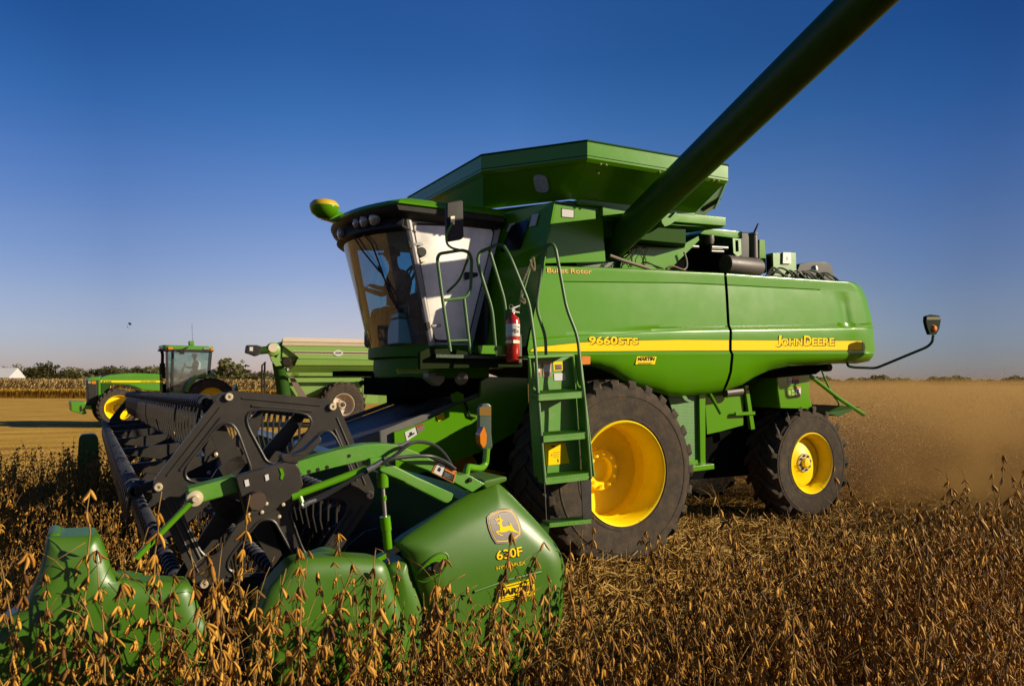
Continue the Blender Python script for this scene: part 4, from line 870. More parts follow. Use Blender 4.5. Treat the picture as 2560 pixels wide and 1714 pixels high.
for i in range(6):
    o, p = bars[i]
    for k in range(52):
        if i in (2, 3) and k < nT: continue
        rest.add([(v[0]+p.x-.01, v[1]+BARY0+.10+k*.152, v[2]+p.z-DROP*k/52) for v in tm.v], tm.f)
rest.build('tines', reelm, reel, kind='stuff')
nT_ = None
for k in range(6):                                      # inner spiders, six tapered arms each
    y = -1.35+k*1.28; mb = MB(); dz_ = Vector((0, 0, -DROP*(y+2.46)/8)); c = Vector((RC.x, y, RC.z))+dz_
    for i in range(6):
        p = hexv(i, RR, y)+BO*.9+dz_; d = (p-c).normalized(); t = Vector((-d.z, 0, d.x)); mb.prism([c+d*.08+t*.075, p+t*.018, p-t*.018, c+d*.08-t*.075], (0, .03, 0))
    mb.lathe([(.08, -.01), (.13, -.01), (.13, .04), (.08, .04)], c, n=20); o = mb.build('reel_spider', reelm, reel, bevel=.004)
    for i in range(6): an = PH0+i*pi/3+.3; MB().lathe([(0, -.025), (.012, -.022), (.013, -.01)], c+Vector((cos(an)*.11, 0, sin(an)*.11)), n=8).build('spider_bolt', zinc, o)
for k in range(6):   # loose straw caught on the top bar
    pass
mb = MB(); rnd = random.Random(11); p = bars[2][1]
for k in range(46):
    y = 1.0+rnd.random()*3.6 if k > 6 else rnd.random()*1.5; c = Vector((p.x+rnd.uniform(-.03, .03), y, p.z+.035-DROP*(y+2.46)/8)); d = Vector((rnd.uniform(-1, 1), rnd.uniform(-1, 1), rnd.uniform(-.3, .5))).normalized()*rnd.uniform(.05, .14)
    mb.tube([c-d, c+Vector((0, 0, rnd.uniform(-.01, .02))), c+d], .004, 4)
strawm = mat('straw', (.50, .29, .05), .8, var=.35, vscale=30)
tag(mb.build('caught_straw', strawm), 'loose straw caught on the top tine bar of the reel', 'straw', kind='stuff')
# reel arm, struts, motor plate
AB = -2.86
arm1 = [(739, 1155), (790, 1139), (840, 1125), (880, 1116), (915, 1110), (953, 1108), (985, 1110), (1010, 1117), (1051, 1134), (1096, 1156), (1130, 1182), (1150, 1188), (1168, 1184), (1213, 1209), (1181, 1230), (1135, 1205), (1070, 1175), (1002, 1150), (975, 1143), (950, 1142), (900, 1153), (820, 1172), (742, 1192)]
def arm(name, px, th=.09, holes=()): return plate(name, K, px, AB, th, greenw, CB, bevel=.008, seg=3)
A1 = arm('reel_arm', arm1)
mb = MB()
for x, y in ((749, 1184), (773, 1178), (795, 1173), (818, 1167), (873, 1139)): mb.lathe([(0, 0), (.008, 0)], K.B(x, y, AB-.002), n=12)
for x, y in ((1174, 1199),): mb.lathe([(0, -.012), (.010, -.01), (.011, 0)], K.B(x, y, AB-.002), n=10)
mb.build('arm_hole', dkdec, A1)
arm('reel_arm_tip', [(467, 1222), (590, 1190), (599, 1230), (481, 1263), (471, 1250)], .1)
MB().prism(K.Bs([(590, 1192), (742, 1155), (745, 1190), (598, 1230)], AB+.01), (0, .08, 0)).build('reel_arm_core', greenw, CB)
arm('arm_strut', [(946, 1166), (958, 1155), (975, 1157), (1040, 1190), (1135, 1234), (1130, 1250), (1120, 1257), (1110, 1256), (1018, 1210), (1008, 1203), (950, 1178)], .07)
plate('strut_lug', K, [(924, 1145), (962, 1142), (963, 1168), (925, 1168)], AB-.02, .12, greenw, CB, bevel=.006)
MB().lathe([(0, -.03), (.012, -.03), (.014, -.012), (.03, -.01), (.032, 0), (.032, .01)], K.B(487, 1245, AB), n=24).build('tip_bolt', zinc, CB, smooth=True)
mp_ = [(589, 1192), (592, 1190), (716, 1153), (741, 1157), (750, 1172), (759, 1212), (742, 1235), (717, 1252), (672, 1285), (622, 1291), (614, 1286), (600, 1232)]
cplate = plate('motor_plate', K, mp_, AB-.045, .04, reelm, CB, bevel=.005)
mb = MB().lathe([(0, -.055), (.034, -.055), (.036, -.05), (.036, 0)], K.B(637, 1248, AB-.045), n=24); mb.build('reel_hub_nut', rust, cplate, smooth=True)
mb = MB()
for x, y in ((621, 1284), (643, 1270), (655, 1279), (698, 1290), (632, 1270), (666, 1258), (708, 1260)): mb.lathe([(0, -.008), (.007, -.007), (.008, 0)], K.B(x, y, AB-.045), n=10)
mb.build('bolt', zinc, cplate)
for q in ([(611, 1200), (621, 1197), (624, 1213), (614, 1216)], [(662, 1187), (671, 1184), (673, 1198), (665, 1202)]): plate('paper_tag', K, q, AB-.049, .002, white, cplate)
plate('slot', K, [(698, 1170), (706, 1170), (711, 1185), (706, 1199), (701, 1196), (703, 1184)], AB-.049, .003, green, cplate)
plate('lock_lever', K, [(700, 1140), (706, 1134), (730, 1136), (760, 1122), (797, 1088), (805, 1096), (803, 1106), (770, 1138), (748, 1150), (745, 1160), (722, 1156), (706, 1152)], AB-.05, .05, reelm, CB, bevel=.006)
MB().tube([K.B(727, 1240, AB-.03), K.B(760, 1229, AB-.03), K.B(916, 1171, AB-.03)], .016, 12).tube([K.B(728, 1240, AB-.03), K.B(742, 1235, AB-.03)], .019, 12).tube([K.B(748, 1235, AB-.03), K.B(755, 1256, AB-.04)], .011, 8).build('position_cylinder', green, CB, smooth=True)
MB().tube([K.B(706, 1248, AB-.02), K.B(729, 1239, AB-.03)], .008, 8).build('cylinder_rod', steel, CB, smooth=True)
MB().tube(spline([K.B(756, 1260, AB-.04), K.B(800, 1246, AB-.04), K.B(870, 1205, AB-.05), K.B(917, 1178, AB-.05), K.B(950, 1160, AB-.06), K.B(985, 1140, AB-.06), K.B(1026, 1108, AB-.05), K.B(1060, 1105, AB-.02), K.B(1090, 1115, AB), K.B(1115, 1140, AB), K.B(1133, 1172, AB)]), .0085, 8).build('hydraulic_hose', hose, CB, smooth=True)
MB().tube(spline([K.B(760, 1256, AB-.03), K.B(850, 1215, AB-.05), K.B(925, 1172, AB-.06), K.B(970, 1150, AB-.07), K.B(1020, 1141, AB-.06), K.B(1075, 1140, AB-.05), K.B(1110, 1152, AB-.02), K.B(1138, 1172, AB-.01)]), .0085, 8).build('hydraulic_hose', hose, CB, smooth=True)
MB().tube([K.B(917, 1175, AB-.065), K.B(934, 1166, AB-.065)], .014, 8).tube([K.B(933, 1167, AB-.065), K.B(955, 1153, AB-.065)], .011, 8).build('hose_fitting', steel, CB, smooth=True)
MB().tube([K.B(752, 1258, AB-.04), K.B(757, 1264, AB-.04), K.B(770, 1256, AB-.04)], .012, 8).tube([K.B(770, 1256, AB-.04), K.B(790, 1249, AB-.04)], .010, 8).build('hose_fitting', steel, CB, smooth=True)
MB().tube([K.B(956, 1180, AB+.03), K.B(957, 1217, AB+.03)], .026, 14).tube([K.B(962, 1290, AB+.03), K.B(966, 1325, AB+.03)], .024, 14).tube([K.B(966, 1325, AB+.03), K.B(970, 1370, AB+.03)], .020, 14).tube([K.B(959, 1238, AB+.03), K.B(960, 1250, AB+.03)], .012, 10).build('lift_cylinder', green, CB, smooth=True)
MB().tube([K.B(957, 1217, AB+.03), K.B(963, 1295, AB+.03)], .009, 10).build('lift_rod', steel, CB, smooth=True)
MB().tube([K.B(478, 1254, AB-.01), K.B(340, 1394, AB-.02)], .012, 10).build('divider_rod', green, CB, smooth=True)
sticker(K, [(1079, 1180), (1134, 1207), (1142, 1177), (1093, 1152)], AB-.004, A1, orange, [(.04, .06, .96, .94, dkdec)]+warn())
plate('cylinder_foot', K, [(936, 1398), (966, 1382), (964, 1396), (950, 1402)], AB, .05, green, CB)

# --- end shield and divider panels
SURF = {}
def shell(name, px, b, th, m, r, fil=.04, D=None):
    pts = fillet(K.Bs(px, b), fil, 5); P = [(p.x, p.z) for p in pts]; n = len(P); D = D or .045; R_ = D*1.7
    def dist(x, z):
        best = 9
        for i in range(n):
            x0, z0 = P[i]; x1, z1 = P[(i+1) % n]; dx, dz = x1-x0, z1-z0; L2 = dx*dx+dz*dz+1e-12; t = max(0, min(1, ((x-x0)*dx+(z-z0)*dz)/L2)); best = min(best, hypot(x-x0-dx*t, z-z0-dz*t))
        return best
    def sf(x, z): q = 1-min(1, dist(x, z)/R_); return b+D*(1-sqrt(max(0, 1-q*q)))+(.7*max(0, z-.95)**2 if name == 'end_shield' else .15*max(0, z-.85)**2)
    def scan(z):
        xs = []
        for i in range(n):
            x0, z0 = P[i]; x1, z1 = P[(i+1) % n]
            if (z0 <= z) != (z1 <= z): xs.append(x0+(x1-x0)*(z-z0)/(z1-z0))
        return (min(xs), max(xs)) if len(xs) > 1 else None
    zs = [p[1] for p in P]; za, zb_ = min(zs), max(zs); rows = []; NZ = 64; NX = 56
    for i in range(NZ+1):
        t = i/NZ; t = .5-.5*cos(pi*t); z = za+(zb_-za)*(.001+.998*t); e = scan(z)
        if not e: continue
        rows.append([Vector((e[0]+(e[1]-e[0])*(.5-.5*cos(pi*k/NX)), 0, z)) for k in range(NX+1)])
    for r_ in rows:
        for v in r_: v.y = sf(v.x, v.z)
    mb = MB().grid(rows); rim = [r_[0] for r_ in rows]+[v for v in rows[-1]]+[r_[-1] for r_ in reversed(rows)]+[v for v in reversed(rows[0])]
    mb.grid([rim, [Vector((v.x, b+th, v.z)) for v in rim]]); o = mb.build(name, m, CB, smooth=True, ang=60); SURF[name] = (sf, b); return o
SB = -2.93
esh = [(1236, 1226), (1262, 1206), (1280, 1203), (1296, 1222), (1352, 1292), (1404, 1358), (1422, 1392), (1430, 1440), (1420, 1560), (1330, 1700), (1140, 1720), (1085, 1600), (1066, 1506), (1044, 1453), (1030, 1390), (1012, 1375), (1010, 1362), (1060, 1330), (1150, 1275)]
ES = shell('end_shield', esh, SB, .14, greenp, .05, .05, D=.07)
plate('end_shield_top', K, [(1205, 1208), (1213, 1200), (1255, 1190), (1268, 1192), (1268, 1202), (1215, 1222)], SB+.10, .25, greenp, CB, bevel=.01)
shell('divider_link_panel', [(975, 1420), (1000, 1408), (1026, 1400), (1045, 1450), (1066, 1510), (1080, 1600), (1060, 1720), (1000, 1720), (985, 1560)], SB+.04, .2, greenp, .02, .02)
shell('divider_rear_panel', [(735, 1410), (770, 1400), (858, 1396), (953, 1401), (972, 1410), (982, 1436), (990, 1475), (1016, 1541), (1035, 1600), (1030, 1720), (640, 1720), (640, 1560), (672, 1480)], SB-.01, .16, greenp, .06, .03)
shell('divider_hump', [(770, 1412), (833, 1388), (858, 1387), (872, 1398), (878, 1420), (800, 1430)], SB+.06, .2, greenp, .015, .02)
DB_ = -2.93
shell('divider_front_panel', [(112, 1362), (118, 1350), (150, 1350), (240, 1345), (252, 1356), (273, 1409), (284, 1452), (355, 1462), (465, 1460), (482, 1470), (506, 1534), (531, 1575), (528, 1640), (500, 1720), (-60, 1760), (-60, 1600), (0, 1560), (55, 1530), (95, 1440)], DB_, .16, greenp, .055, .03)
shell('divider_point', [(112, 1358), (117, 1341), (131, 1336), (146, 1339), (150, 1345), (213, 1342), (240, 1342), (246, 1356)], DB_+.04, .22, greenp, .012, .012)
shell('divider_front_hump', [(284, 1460), (300, 1446), (358, 1453), (372, 1466)], DB_+.05, .16, greenp, .012, .015)
for name, x in (('far_end_shield', -4.7),):
    sh = [(-2.6, 5.9, .3), (-2.6, 5.9, .85), (-2.9, 5.9, .9), (-3.6, 5.9, .5), (-3.6, 5.9, .2)]
    MB().prism(sh, (0, .25, 0)).build(name, greenp, CB, bevel=.03)
MB().prism(fillet(K.Bs([(197, 1096), (203, 1086), (238, 1084), (246, 1096), (250, 1240), (188, 1240)], 5.8), .05), (0, .25, 0)).build('far_divider', greenp, CB, bevel=.04, seg=4)
# emblem: shield and leaping deer, in px of an enlarged view (13.064 px per photo px, origin 1210, 1260)
def em(pts): return [(1210+x/13.064, 1260+y/13.064) for x, y in pts]
shd = em([(245, 470), (400, 330), (620, 230), (880, 190), (1130, 215), (1240, 400), (1310, 680), (1330, 900), (1300, 1040), (1100, 1190), (800, 1290), (440, 1300), (330, 1100), (260, 860), (235, 640)])
def scl(pts, k): cx = sum(p[0] for p in pts)/len(pts); cy = sum(p[1] for p in pts)/len(pts); return [(cx+(x-cx)*k, cy+(y-cy)*k) for x, y in pts]
def badge(pts, b, th, m, par, f=.006): return MB().prism(fillet(K.Bs(pts, b), f), (0, th, 0)).build('emblem', m, par)
E1 = badge(shd, SB-.004, .006, greyd, ES); badge(scl(shd, .90), SB-.0055, .003, gold, ES); badge(scl(shd, .83), SB-.007, .003, greyd, ES)
deer = em([(545, 680), (540, 655), (590, 630), (640, 600), (665, 560), (600, 545), (560, 565), (500, 605), (530, 565), (565, 540), (505, 545), (495, 520), (560, 522), (600, 510), (570, 485), (540, 465), (600, 480), (630, 515), (650, 520), (655, 470), (625, 410), (670, 445), (695, 490), (700, 550), (770, 540), (740, 580), (700, 600), (698, 700), (715, 760), (760, 772), (900, 735), (980, 725), (940, 650), (925, 628), (990, 665), (1020, 730), (1040, 790), (1075, 850), (1150, 900), (1190, 930), (1225, 1000), (1150, 950), (1060, 930), (1000, 905), (960, 905), (920, 870), (830, 905), (740, 935), (640, 940), (550, 925), (520, 945), (600, 1000), (680, 1030), (700, 1058), (600, 1035), (520, 985), (478, 935), (490, 910), (560, 890), (605, 880), (615, 780), (610, 680)])
MB().prism(K.Bs(deer, SB-.0085), (0, .003, 0)).build('leaping_deer', ystick, E1)
text(K, '630F', (1244, 1401.5), (1309, 1390), (1242.5, 1378), SB-.002, dkdec, ES, 'letter_shadow', off=.03); text(K, '630F', (1243.5, 1400), (1308, 1388.5), (1242, 1377), SB-.004, ystick, ES, 'lettering', off=.012)
text(K, 'HYDRAFLEX', (1242, 1424), (1314, 1409), (1241, 1416), SB-.002, ystick, ES, 'lettering')
st_ = [(1240, 1506), (1337, 1486), (1335, 1443), (1239, 1468)]
sticker(K, st_, SB-.003, ES, ystick, [(.15, .85, .85, .91, dkdec), (.1, .18, .8, .22, dkdec), (.1, .07, .8, .11, dkdec)])
text(K, 'MARTIN', (1245, 1492), (1330, 1474), (1245, 1476), SB-.006, dkdec, ES, 'decal_lettering', off=.03)
MB().tube([K.B(1185, 1478, SB), K.B(1270, 1448, SB), K.B(1352, 1428, SB)], .008, 8).build('moulded_rib', greenp, ES, smooth=True)
sl_ = K.B(1085, 1420, SB); ov = [sl_+Vector((cos(t)*.085*cos(.7)-sin(t)*.042*sin(.7), 0, cos(t)*.085*sin(.7)+sin(t)*.042*cos(.7))) for t in [2*pi*k/28 for k in range(28)]]
MB().prism([p+Vector((0, -.004, 0)) for p in ov], (0, .006, 0)).build('latch_recess', green, ES)
MB().tube([p+Vector((0, -.002, 0)) for p in ov]+[ov[0]+Vector((0, -.002, 0))], .005, 8, cap=False).build('latch_rim', greenp, ES, smooth=True)
MB().lathe([(0, -.02), (.022, -.02), (.026, -.01), (.026, 0)], K.B(1091, 1418, SB-.004), n=16).build('latch', dkdec, ES); mb = MB()
for x, y in ((1110, 1405), (1077, 1421)): mb.lathe([(0, -.01), (.008, -.008), (.009, 0)], K.B(x, y, SB-.004), n=10)
mb.build('screw', zinc, ES)
for o_ in list(ES.children)+[q for c_ in ES.children for q in c_.children]:       # decals follow the moulded surface
    sf_, b_ = SURF['end_shield']
    for v in o_.data.vertices: v.co.y += sf_(v.co.x, v.co.z)-b_-.001
# header side lamp
MB().tube(smoothpath([K.B(1166, 1184, -2.75), K.B(1168, 1166, -2.75), K.B(1202, 1171, -2.72), K.B(1214, 1160, -2.7), K.B(1217, 1120, -2.7)], .04), .017, 10).build('lamp_arm', green, CB, smooth=True)
lh = plate('lamp_plate', K, [(1199, 1020), (1206, 1009), (1222, 1008), (1229, 1014), (1229, 1080), (1232, 1115), (1228, 1124), (1204, 1121), (1197, 1110)], -2.7, .03, mat('lamp_back', (.05, .09, .06), .35, coat=.3), CB, bevel=.005)
MB().prism(K.Bs([(1199, 1017), (1228, 1016), (1228, 1039), (1199, 1038)], -2.703), (0, .003, 0)).build('reflector', mat('amber_reflector', (.25, .13, .01), .3), lh)
MB().prism(fillet(K.Bs([(1200, 1085), (1210, 1065), (1217, 1085), (1216, 1110), (1209, 1120), (1201, 1108)], -2.74), .008), (0, .05, 0)).build('amber_lens', amber, lh, bevel=.012, seg=3)

# ================================================================= PERSON (skin figure, seated, facing -a)
def person(name, fr, head, label, shirtm, scale=1.0, capm=None, lean=.0):
    """head = head centre in the frame; faces -a. Skinned body with fingers; cap as a child."""
    r = empty(name, fr, label=label, cat='person'); V = []; E_ = []; R = []
    def v(a, b, z, rad, p=None): V.append((head.x+a*scale, head.y+b*scale, head.z+z*scale)); R.append(rad*scale); i = len(V)-1; (E_.append((p, i)) if p is not None else None); return i
    pel = v(.16, 0, -.78, .15); ab = v(.15, 0, -.62, .14, pel); ch = v(.10, 0, -.40, .16, ab); sh = v(.06, 0, -.24, .12, ch); nk = v(.03, 0, -.14, .055, sh)
    h1 = v(.01, 0, -.06, .075, nk); h2 = v(0, 0, .02, .098, h1); h3 = v(.01, 0, .09, .085, h2)
    nose = v(-.095, 0, -.01, .015, h2)
    for s in (-1, 1):
        s1 = v(.06, .17*s, -.25, .075, sh); el = v(-.02, .25*s, -.50, .048, s1); wr = v(-.26, .18*s, -.46, .032, el); pm = v(-.33, .17*s, -.44, .03, wr)
        for k in range(4): f1 = v(-.375-.006*k, (.145+.016*k)*s, -.43, .009, pm); v(-.40, (.145+.016*k)*s, -.455+.004*k, .008, f1)
        th = v(-.34, .13*s, -.42, .010, pm); v(-.365, .12*s, -.42, .008, th)
        hp = v(.12, .11*s, -.80, .10, pel); kn = v(-.20, .16*s, -.74, .07, hp); an = v(-.16, .16*s, -1.10, .045, kn); v(-.28, .16*s, -1.14, .04, an)
    me = bpy.data.meshes.new('person_body'); me.from_pydata(V, E_, []); o = bpy.data.objects.new('person_body', me); COL.objects.link(o); o.parent = r
    k = o.modifiers.new('skin', 'SKIN'); sd_ = me.skin_vertices[0].data
    for i, rr in enumerate(R): sd_[i].radius = (rr, rr)
    sd_[0].use_root = True; o.modifiers.new('sub', 'SUBSURF').render_levels = 1; me.materials.append(skin)
    c = head
    MB().lathe([(.165*scale, -.66*scale), (.16*scale, -.5*scale), (.185*scale, -.34*scale), (.15*scale, -.22*scale), (.07*scale, -.17*scale)], (c.x+.10*scale, c.y, c.z), ax='z', n=16).build('shirt', shirtm, r, smooth=True)
    MB().lathe([(.112*scale, .02*scale), (.112*scale, .07*scale), (.09*scale, .12*scale), (0, .14*scale)], (c.x, c.y, c.z), ax='z', n=20).prism([(c.x-.09*scale, c.y-.07*scale, c.z+.03*scale), (c.x-.19*scale, c.y-.05*scale, c.z+.02*scale), (c.x-.19*scale, c.y+.05*scale, c.z+.02*scale), (c.x-.09*scale, c.y+.07*scale, c.z+.03*scale)], (0, 0, .012)).build('cap', capm or cap, r, smooth=True)
    for s in (-1, 1): MB().lathe([(0, -.012), (.012, 0), (0, .012)], (c.x-.095*scale, c.y+.035*s, c.z+.01*scale), n=8).build('eye', dkdec, r)
    return r
person('person', K, K.B(980, 642, 2.25), 'person in a cap sitting at the wheel inside the combine cab', shirt, scale=.85)

# ================================================================= TRACTOR
TR = empty('tractor', T, label='green tractor with yellow wheels standing on the stubble in front of the grain cart', cat='tractor')
tp = lambda n_, px, b, th, m, par=TR, **k: plate(n_, T, px, b, th, m, par, **k)
def twheel(a, z, R, W, rr, b, par, dish, nl):
    h = empty('wheel', None); h.parent = par; o = (a, b, z); tyre(h, o, R, W, rr, nl, lug=.05, lw=.06, skew=.35)
    MB().lathe([(rr+.02, .03), (rr, 0), (rr-.03, .03), (rr-.05, dish), (rr*.45, dish*.8), (rr*.4, dish*.3), (0, dish*.2)], o, n=48).build('rim', yellow, h, smooth=True, ang=40)
    bolts_each('wheel_nut', rust, h, o, dish*.25, rr*.3, 8, .025, .04); return h
zF_ = T.B(296, 1023, 0)
twheel(zF_.x, .765, .775, .42, .50, 0, TR, .12, 24); twheel(zF_.x, .765, .775, .42, .50, 1.9, TR, .12, 24)
zR_ = T.B(529, 1003, -.05)
twheel(zR_.x, .99, 1.0, .48, .58, -.05, TR, .22, 26); twheel(zR_.x, .99, 1.0, .48, .58, 1.9, TR, .22, 26)
hood = [(244, 950), (252, 943), (279, 936), (326, 932), (406, 934), (409, 979), (354, 975), (335, 966), (318, 962), (281, 960), (262, 975), (252, 1000), (244, 1012)]
tp('hood', hood, .62, 1.05, greent, bevel=.05, seg=4)
tp('grille', [(218, 951), (244, 950), (244, 1012), (221, 1012)], .60, 1.0, black, bevel=.03); tp('side_grille', [(253, 957), (281, 957), (279, 962), (254, 984)], .60, .04, MATS['shaded_frame_green'])
tp('hood_nose', [(216, 951), (222, 945), (250, 940), (250, 951)], .61, 1.02, greent, bevel=.02)
tp('hood_stripe', [(252, 950.5), (407, 951), (407, 955.3), (252, 955)], .612, .01, ystick)
text(T, '8300', (255, 954.8), (279, 955), (255, 951.2), .60, dkdec, TR); text(T, 'JOHN DEERE', (353, 955.3), (390, 955.4), (353, 951.8), .60, dkdec, TR)
tp('head_lamp', [(220, 952), (228, 952), (228, 958), (220, 958)], .585, .03, lamp); tp('turn_lamp', [(229.5, 952), (240, 952), (240, 959), (229.5, 959)], .585, .03, amber)
tp('frame_rail', [(215, 1008), (300, 1002), (430, 985), (470, 990), (470, 1010), (300, 1030), (215, 1022)], .75, .8, MATS['shaded_frame_green'], bevel=.02)
tp('front_hitch', [(176, 1003), (213, 1004), (218, 1012), (230, 1012), (230, 1022), (212, 1023), (218, 1032), (210, 1036), (178, 1027)], .45, 1.3, greent, bevel=.03)
tp('hitch_pocket', [(199, 1016), (204, 1012), (206, 1024), (216, 1025), (200, 1029)], .44, .02, dkdec)
tp('front_fender', [(310, 964), (330, 963), (348, 975), (344, 977), (328, 968), (312, 968)], .1, .4, black, bevel=.02)
# cab
g = [(416, 877), (530, 876), (526, 905), (522, 934), (500, 936), (485, 938), (470, 955), (458, 979), (421, 979), (417, 920)]
CBb = .42
post = lambda px: tp('cab_post', px, CBb, .06, black)
post([(414, 876), (420, 876), (422, 980), (416, 980)]); post([(429, 876), (435, 876), (433, 980), (427, 980)]); post([(524, 876), (531, 876), (526, 932), (519, 934)])
tp('cab_glass', [(420, 877), (525, 877), (520, 934), (500, 936), (485, 938), (470, 955), (458, 979), (421, 979)], CBb+.03, .01, tglass)
tp('far_cab_glass', [(420, 877), (525, 877), (520, 934), (458, 979), (421, 979)], 1.65, .01, tglass)
for q in ([(414, 876), (420, 876), (422, 980), (416, 980)], [(524, 876), (531, 876), (526, 932), (519, 934)]): tp('cab_post', [(x, y) for x, y in q], 1.62, .06, black)
rf = [T.B(408, 866, CBb-.08), T.B(535, 866, CBb-.08)]
zr = rf[0].z
MB().prism(fillet([Vector((rf[0].x, CBb-.08, zr-.1)), Vector((rf[1].x, CBb-.08, zr-.1)), Vector((rf[1].x, 1.78, zr-.1)), Vector((rf[0].x, 1.78, zr-.1))], .25), (0, 0, .17)).build('cab_roof', greent, TR, bevel=.04, seg=3)
MB().prism(fillet([Vector((rf[0].x-.03, CBb-.1, zr-.16)), Vector((rf[1].x+.03, CBb-.1, zr-.16)), Vector((rf[1].x+.03, 1.8, zr-.16)), Vector((rf[0].x-.03, 1.8, zr-.16))], .25), (0, 0, .07)).build('roof_trim', black, TR)
tp('roof_lamp', [(421, 867), (432, 867), (432, 873), (421, 873)], CBb-.12, .05, amber); tp('roof_lamp', [(526, 869), (534, 870), (534, 876), (527, 876)], CBb-.12, .05, amber); tp('roof_lamp', [(509, 869), (524, 869), (524, 873), (509, 873)], CBb-.12, .05, lamp)
tp('cab_floor', [(416, 960), (470, 950), (470, 985), (416, 985)], .6, 1.0, dark); tp('cab_seat_block', [(484, 925), (515, 922), (515, 945), (470, 950)], .8, .6, dkdec)
tp('rear_fender', [(462, 977), (470, 958), (486, 941), (500, 936), (535, 935), (544, 941), (545, 945), (530, 941), (500, 943), (488, 950), (476, 968), (470, 981)], .05, .45, greent, bevel=.015)
tp('entry_step', [(424, 978), (462, 978), (462, 983), (424, 983)], .4, .3, greent)
tp('tail_lamp', [(528, 927), (536, 927), (536, 934), (528, 934)], .3, .1, white)
ex_ = [T.B(406, 946, .75), T.B(406, 908, .75)]; MB().tube(ex_, .11, 14).tube([T.B(406, 908, .75), T.B(406.5, 885, .75), T.B(404, 877, .75), T.B(399, 873, .75)], .065, 12).build('exhaust_stack', dkdec, TR, smooth=True)
tp('gps_box', [(473, 852), (486, 852), (486, 863), (474, 863)], .9, .3, greent, bevel=.02); MB().tube([T.B(481, 852, 1.0), T.B(480, 810, 1.0)], .007, 5).build('antenna', dkdec, TR)
tp('mirror', [(449, 872), (461, 872), (461, 885), (449, 885)], .1, .05, dkdec); MB().tube([T.B(458, 874, .12), T.B(470, 867, .3)], .03, 6).build('mirror_arm', dkdec, TR)
tp('rear_hitch', [(560, 985), (585, 975), (592, 958), (596, 975), (590, 1000), (560, 1005)], .9, .3, greent)
hdp = T.B(486, 891, 1.05); st2 = T.B(458, 920, 1.05)
person('person', T, hdp, 'person in a dark cap and pale shirt driving the distant tractor', mat('pale_shirt', (.5, .5, .52), .8), capm=dkdec)
MB().tube([st2+Vector((.08*cos(t), .2*sin(t), .2*cos(t))) for t in [2*pi*k/16 for k in range(17)]], .018, 6).tube([st2, st2+Vector((-.1, 0, -.5))], .04, 6).build('steering_wheel', dkdec, TR)

# ================================================================= GRAIN CART
GC = empty('grain_cart', C, label='dusty green grain cart with a cream rim, oval badge and cream wheels', cat='grain cart')
cp_ = lambda n_, px, b, th, m, par=GC, **k: plate(n_, C, px, b, th, m, par, **k)
W_ = 2.9; XR = 962
def prof(px, bb): return [C.B(x, y, b) for (x, y), b in zip(px, bb)]
def band(name, y0L, y1L, y0R, y1R, xl0, xl1, b0, b1, m):
    P = [C.B(xl0, y0L, b0), C.B(XR, y0R, b0), C.B(XR, y1R, b1), C.B(xl1, y1L, b1)]; return MB().prism(P, (0, .06, 0)).build(name, m, GC)
band('top_rim', 843, 853, 849, 858, 708, 708, .0, .0, creamc); band('rim_ledge', 854, 863, 859, 866, 707, 706, -.02, .02, creamc); band('rim_gap', 852, 855, 857, 860, 708, 708, .04, .04, rust)
P = [C.B(706, 862, .05), C.B(XR, 865, .05), C.B(XR, 899, .05), C.B(748, 896, .05), C.B(744, 891, .05)]; MB().prism(P, (0, .08, 0)).build('side_panel', greenc, GC)
band('side_panel_lower', 897, 912, 900, 913, 744, 738, .06, .10, greenc)
band('hopper_upper', 912, 932, 913, 932, 738, 716, .12, .45, greenc)
band('sill', 931, 939, 931, 940, 714, 721, .10, .12, greenc)
cp_('hopper_lower', [(721, 939), (960, 940), (930, 960), (880, 965), (820, 975), (765, 995), (722, 1000), (714, 985)], .75, .05, greenc)
cp_('hopper_gusset', [(721, 939), (735, 942), (768, 992), (748, 992), (734, 965)], .5, .05, MATS['dusty_rod'])
P0 = [C.B(708, 846, .1), C.B(XR, 850, .1)]; MB().prism([P0[0]+Vector((0, .1, -.1)), P0[1]+Vector((0, .1, -.1)), P0[1]+Vector((0, W_, -.1)), P0[0]+Vector((0, W_, -.1))], (0, 0, -.62)).build('tank_body', greenc, GC)
MB().prism([Vector((-2.0, .95, 2.9)), Vector((3, .95, 2.9)), Vector((2.5, 1.3, .9)), Vector((-1.2, 1.3, .9))], (0, 1.2, 0)).build('hopper_core', greenc, GC)
cp_('front_face', [(708, 846), (744, 891), (722, 920), (711, 920), (690, 905), (684, 885)], .35, .1, greenc)
for y0, y1, m in ((877, 878.4, creamc), (879, 881.5, rust), (882.5, 884, creamc)): cp_('side_stripe', [(731+(y0-877)*1.0, y0), (XR, y0+3.2), (XR, y1+3.2), (733+(y0-877), y1)], .035, .01, m)
el = [(845.5+12*cos(t), 882.3+7.6*sin(t)) for t in [2*pi*k/24 for k in range(24)]]; cp_('badge', el, .025, .01, white); text(C, 'J&M', (838, 885.8), (853.5, 886.2), (838, 878.6), .02, rust, GC, off=.02)
text(C, '750', (731, 938), (747, 938.2), (731, 932), .08, dkdec, GC); cp_('small_decal', [(851, 933.5), (858, 933.6), (858, 936), (851, 936)], .09, .01, ystick)
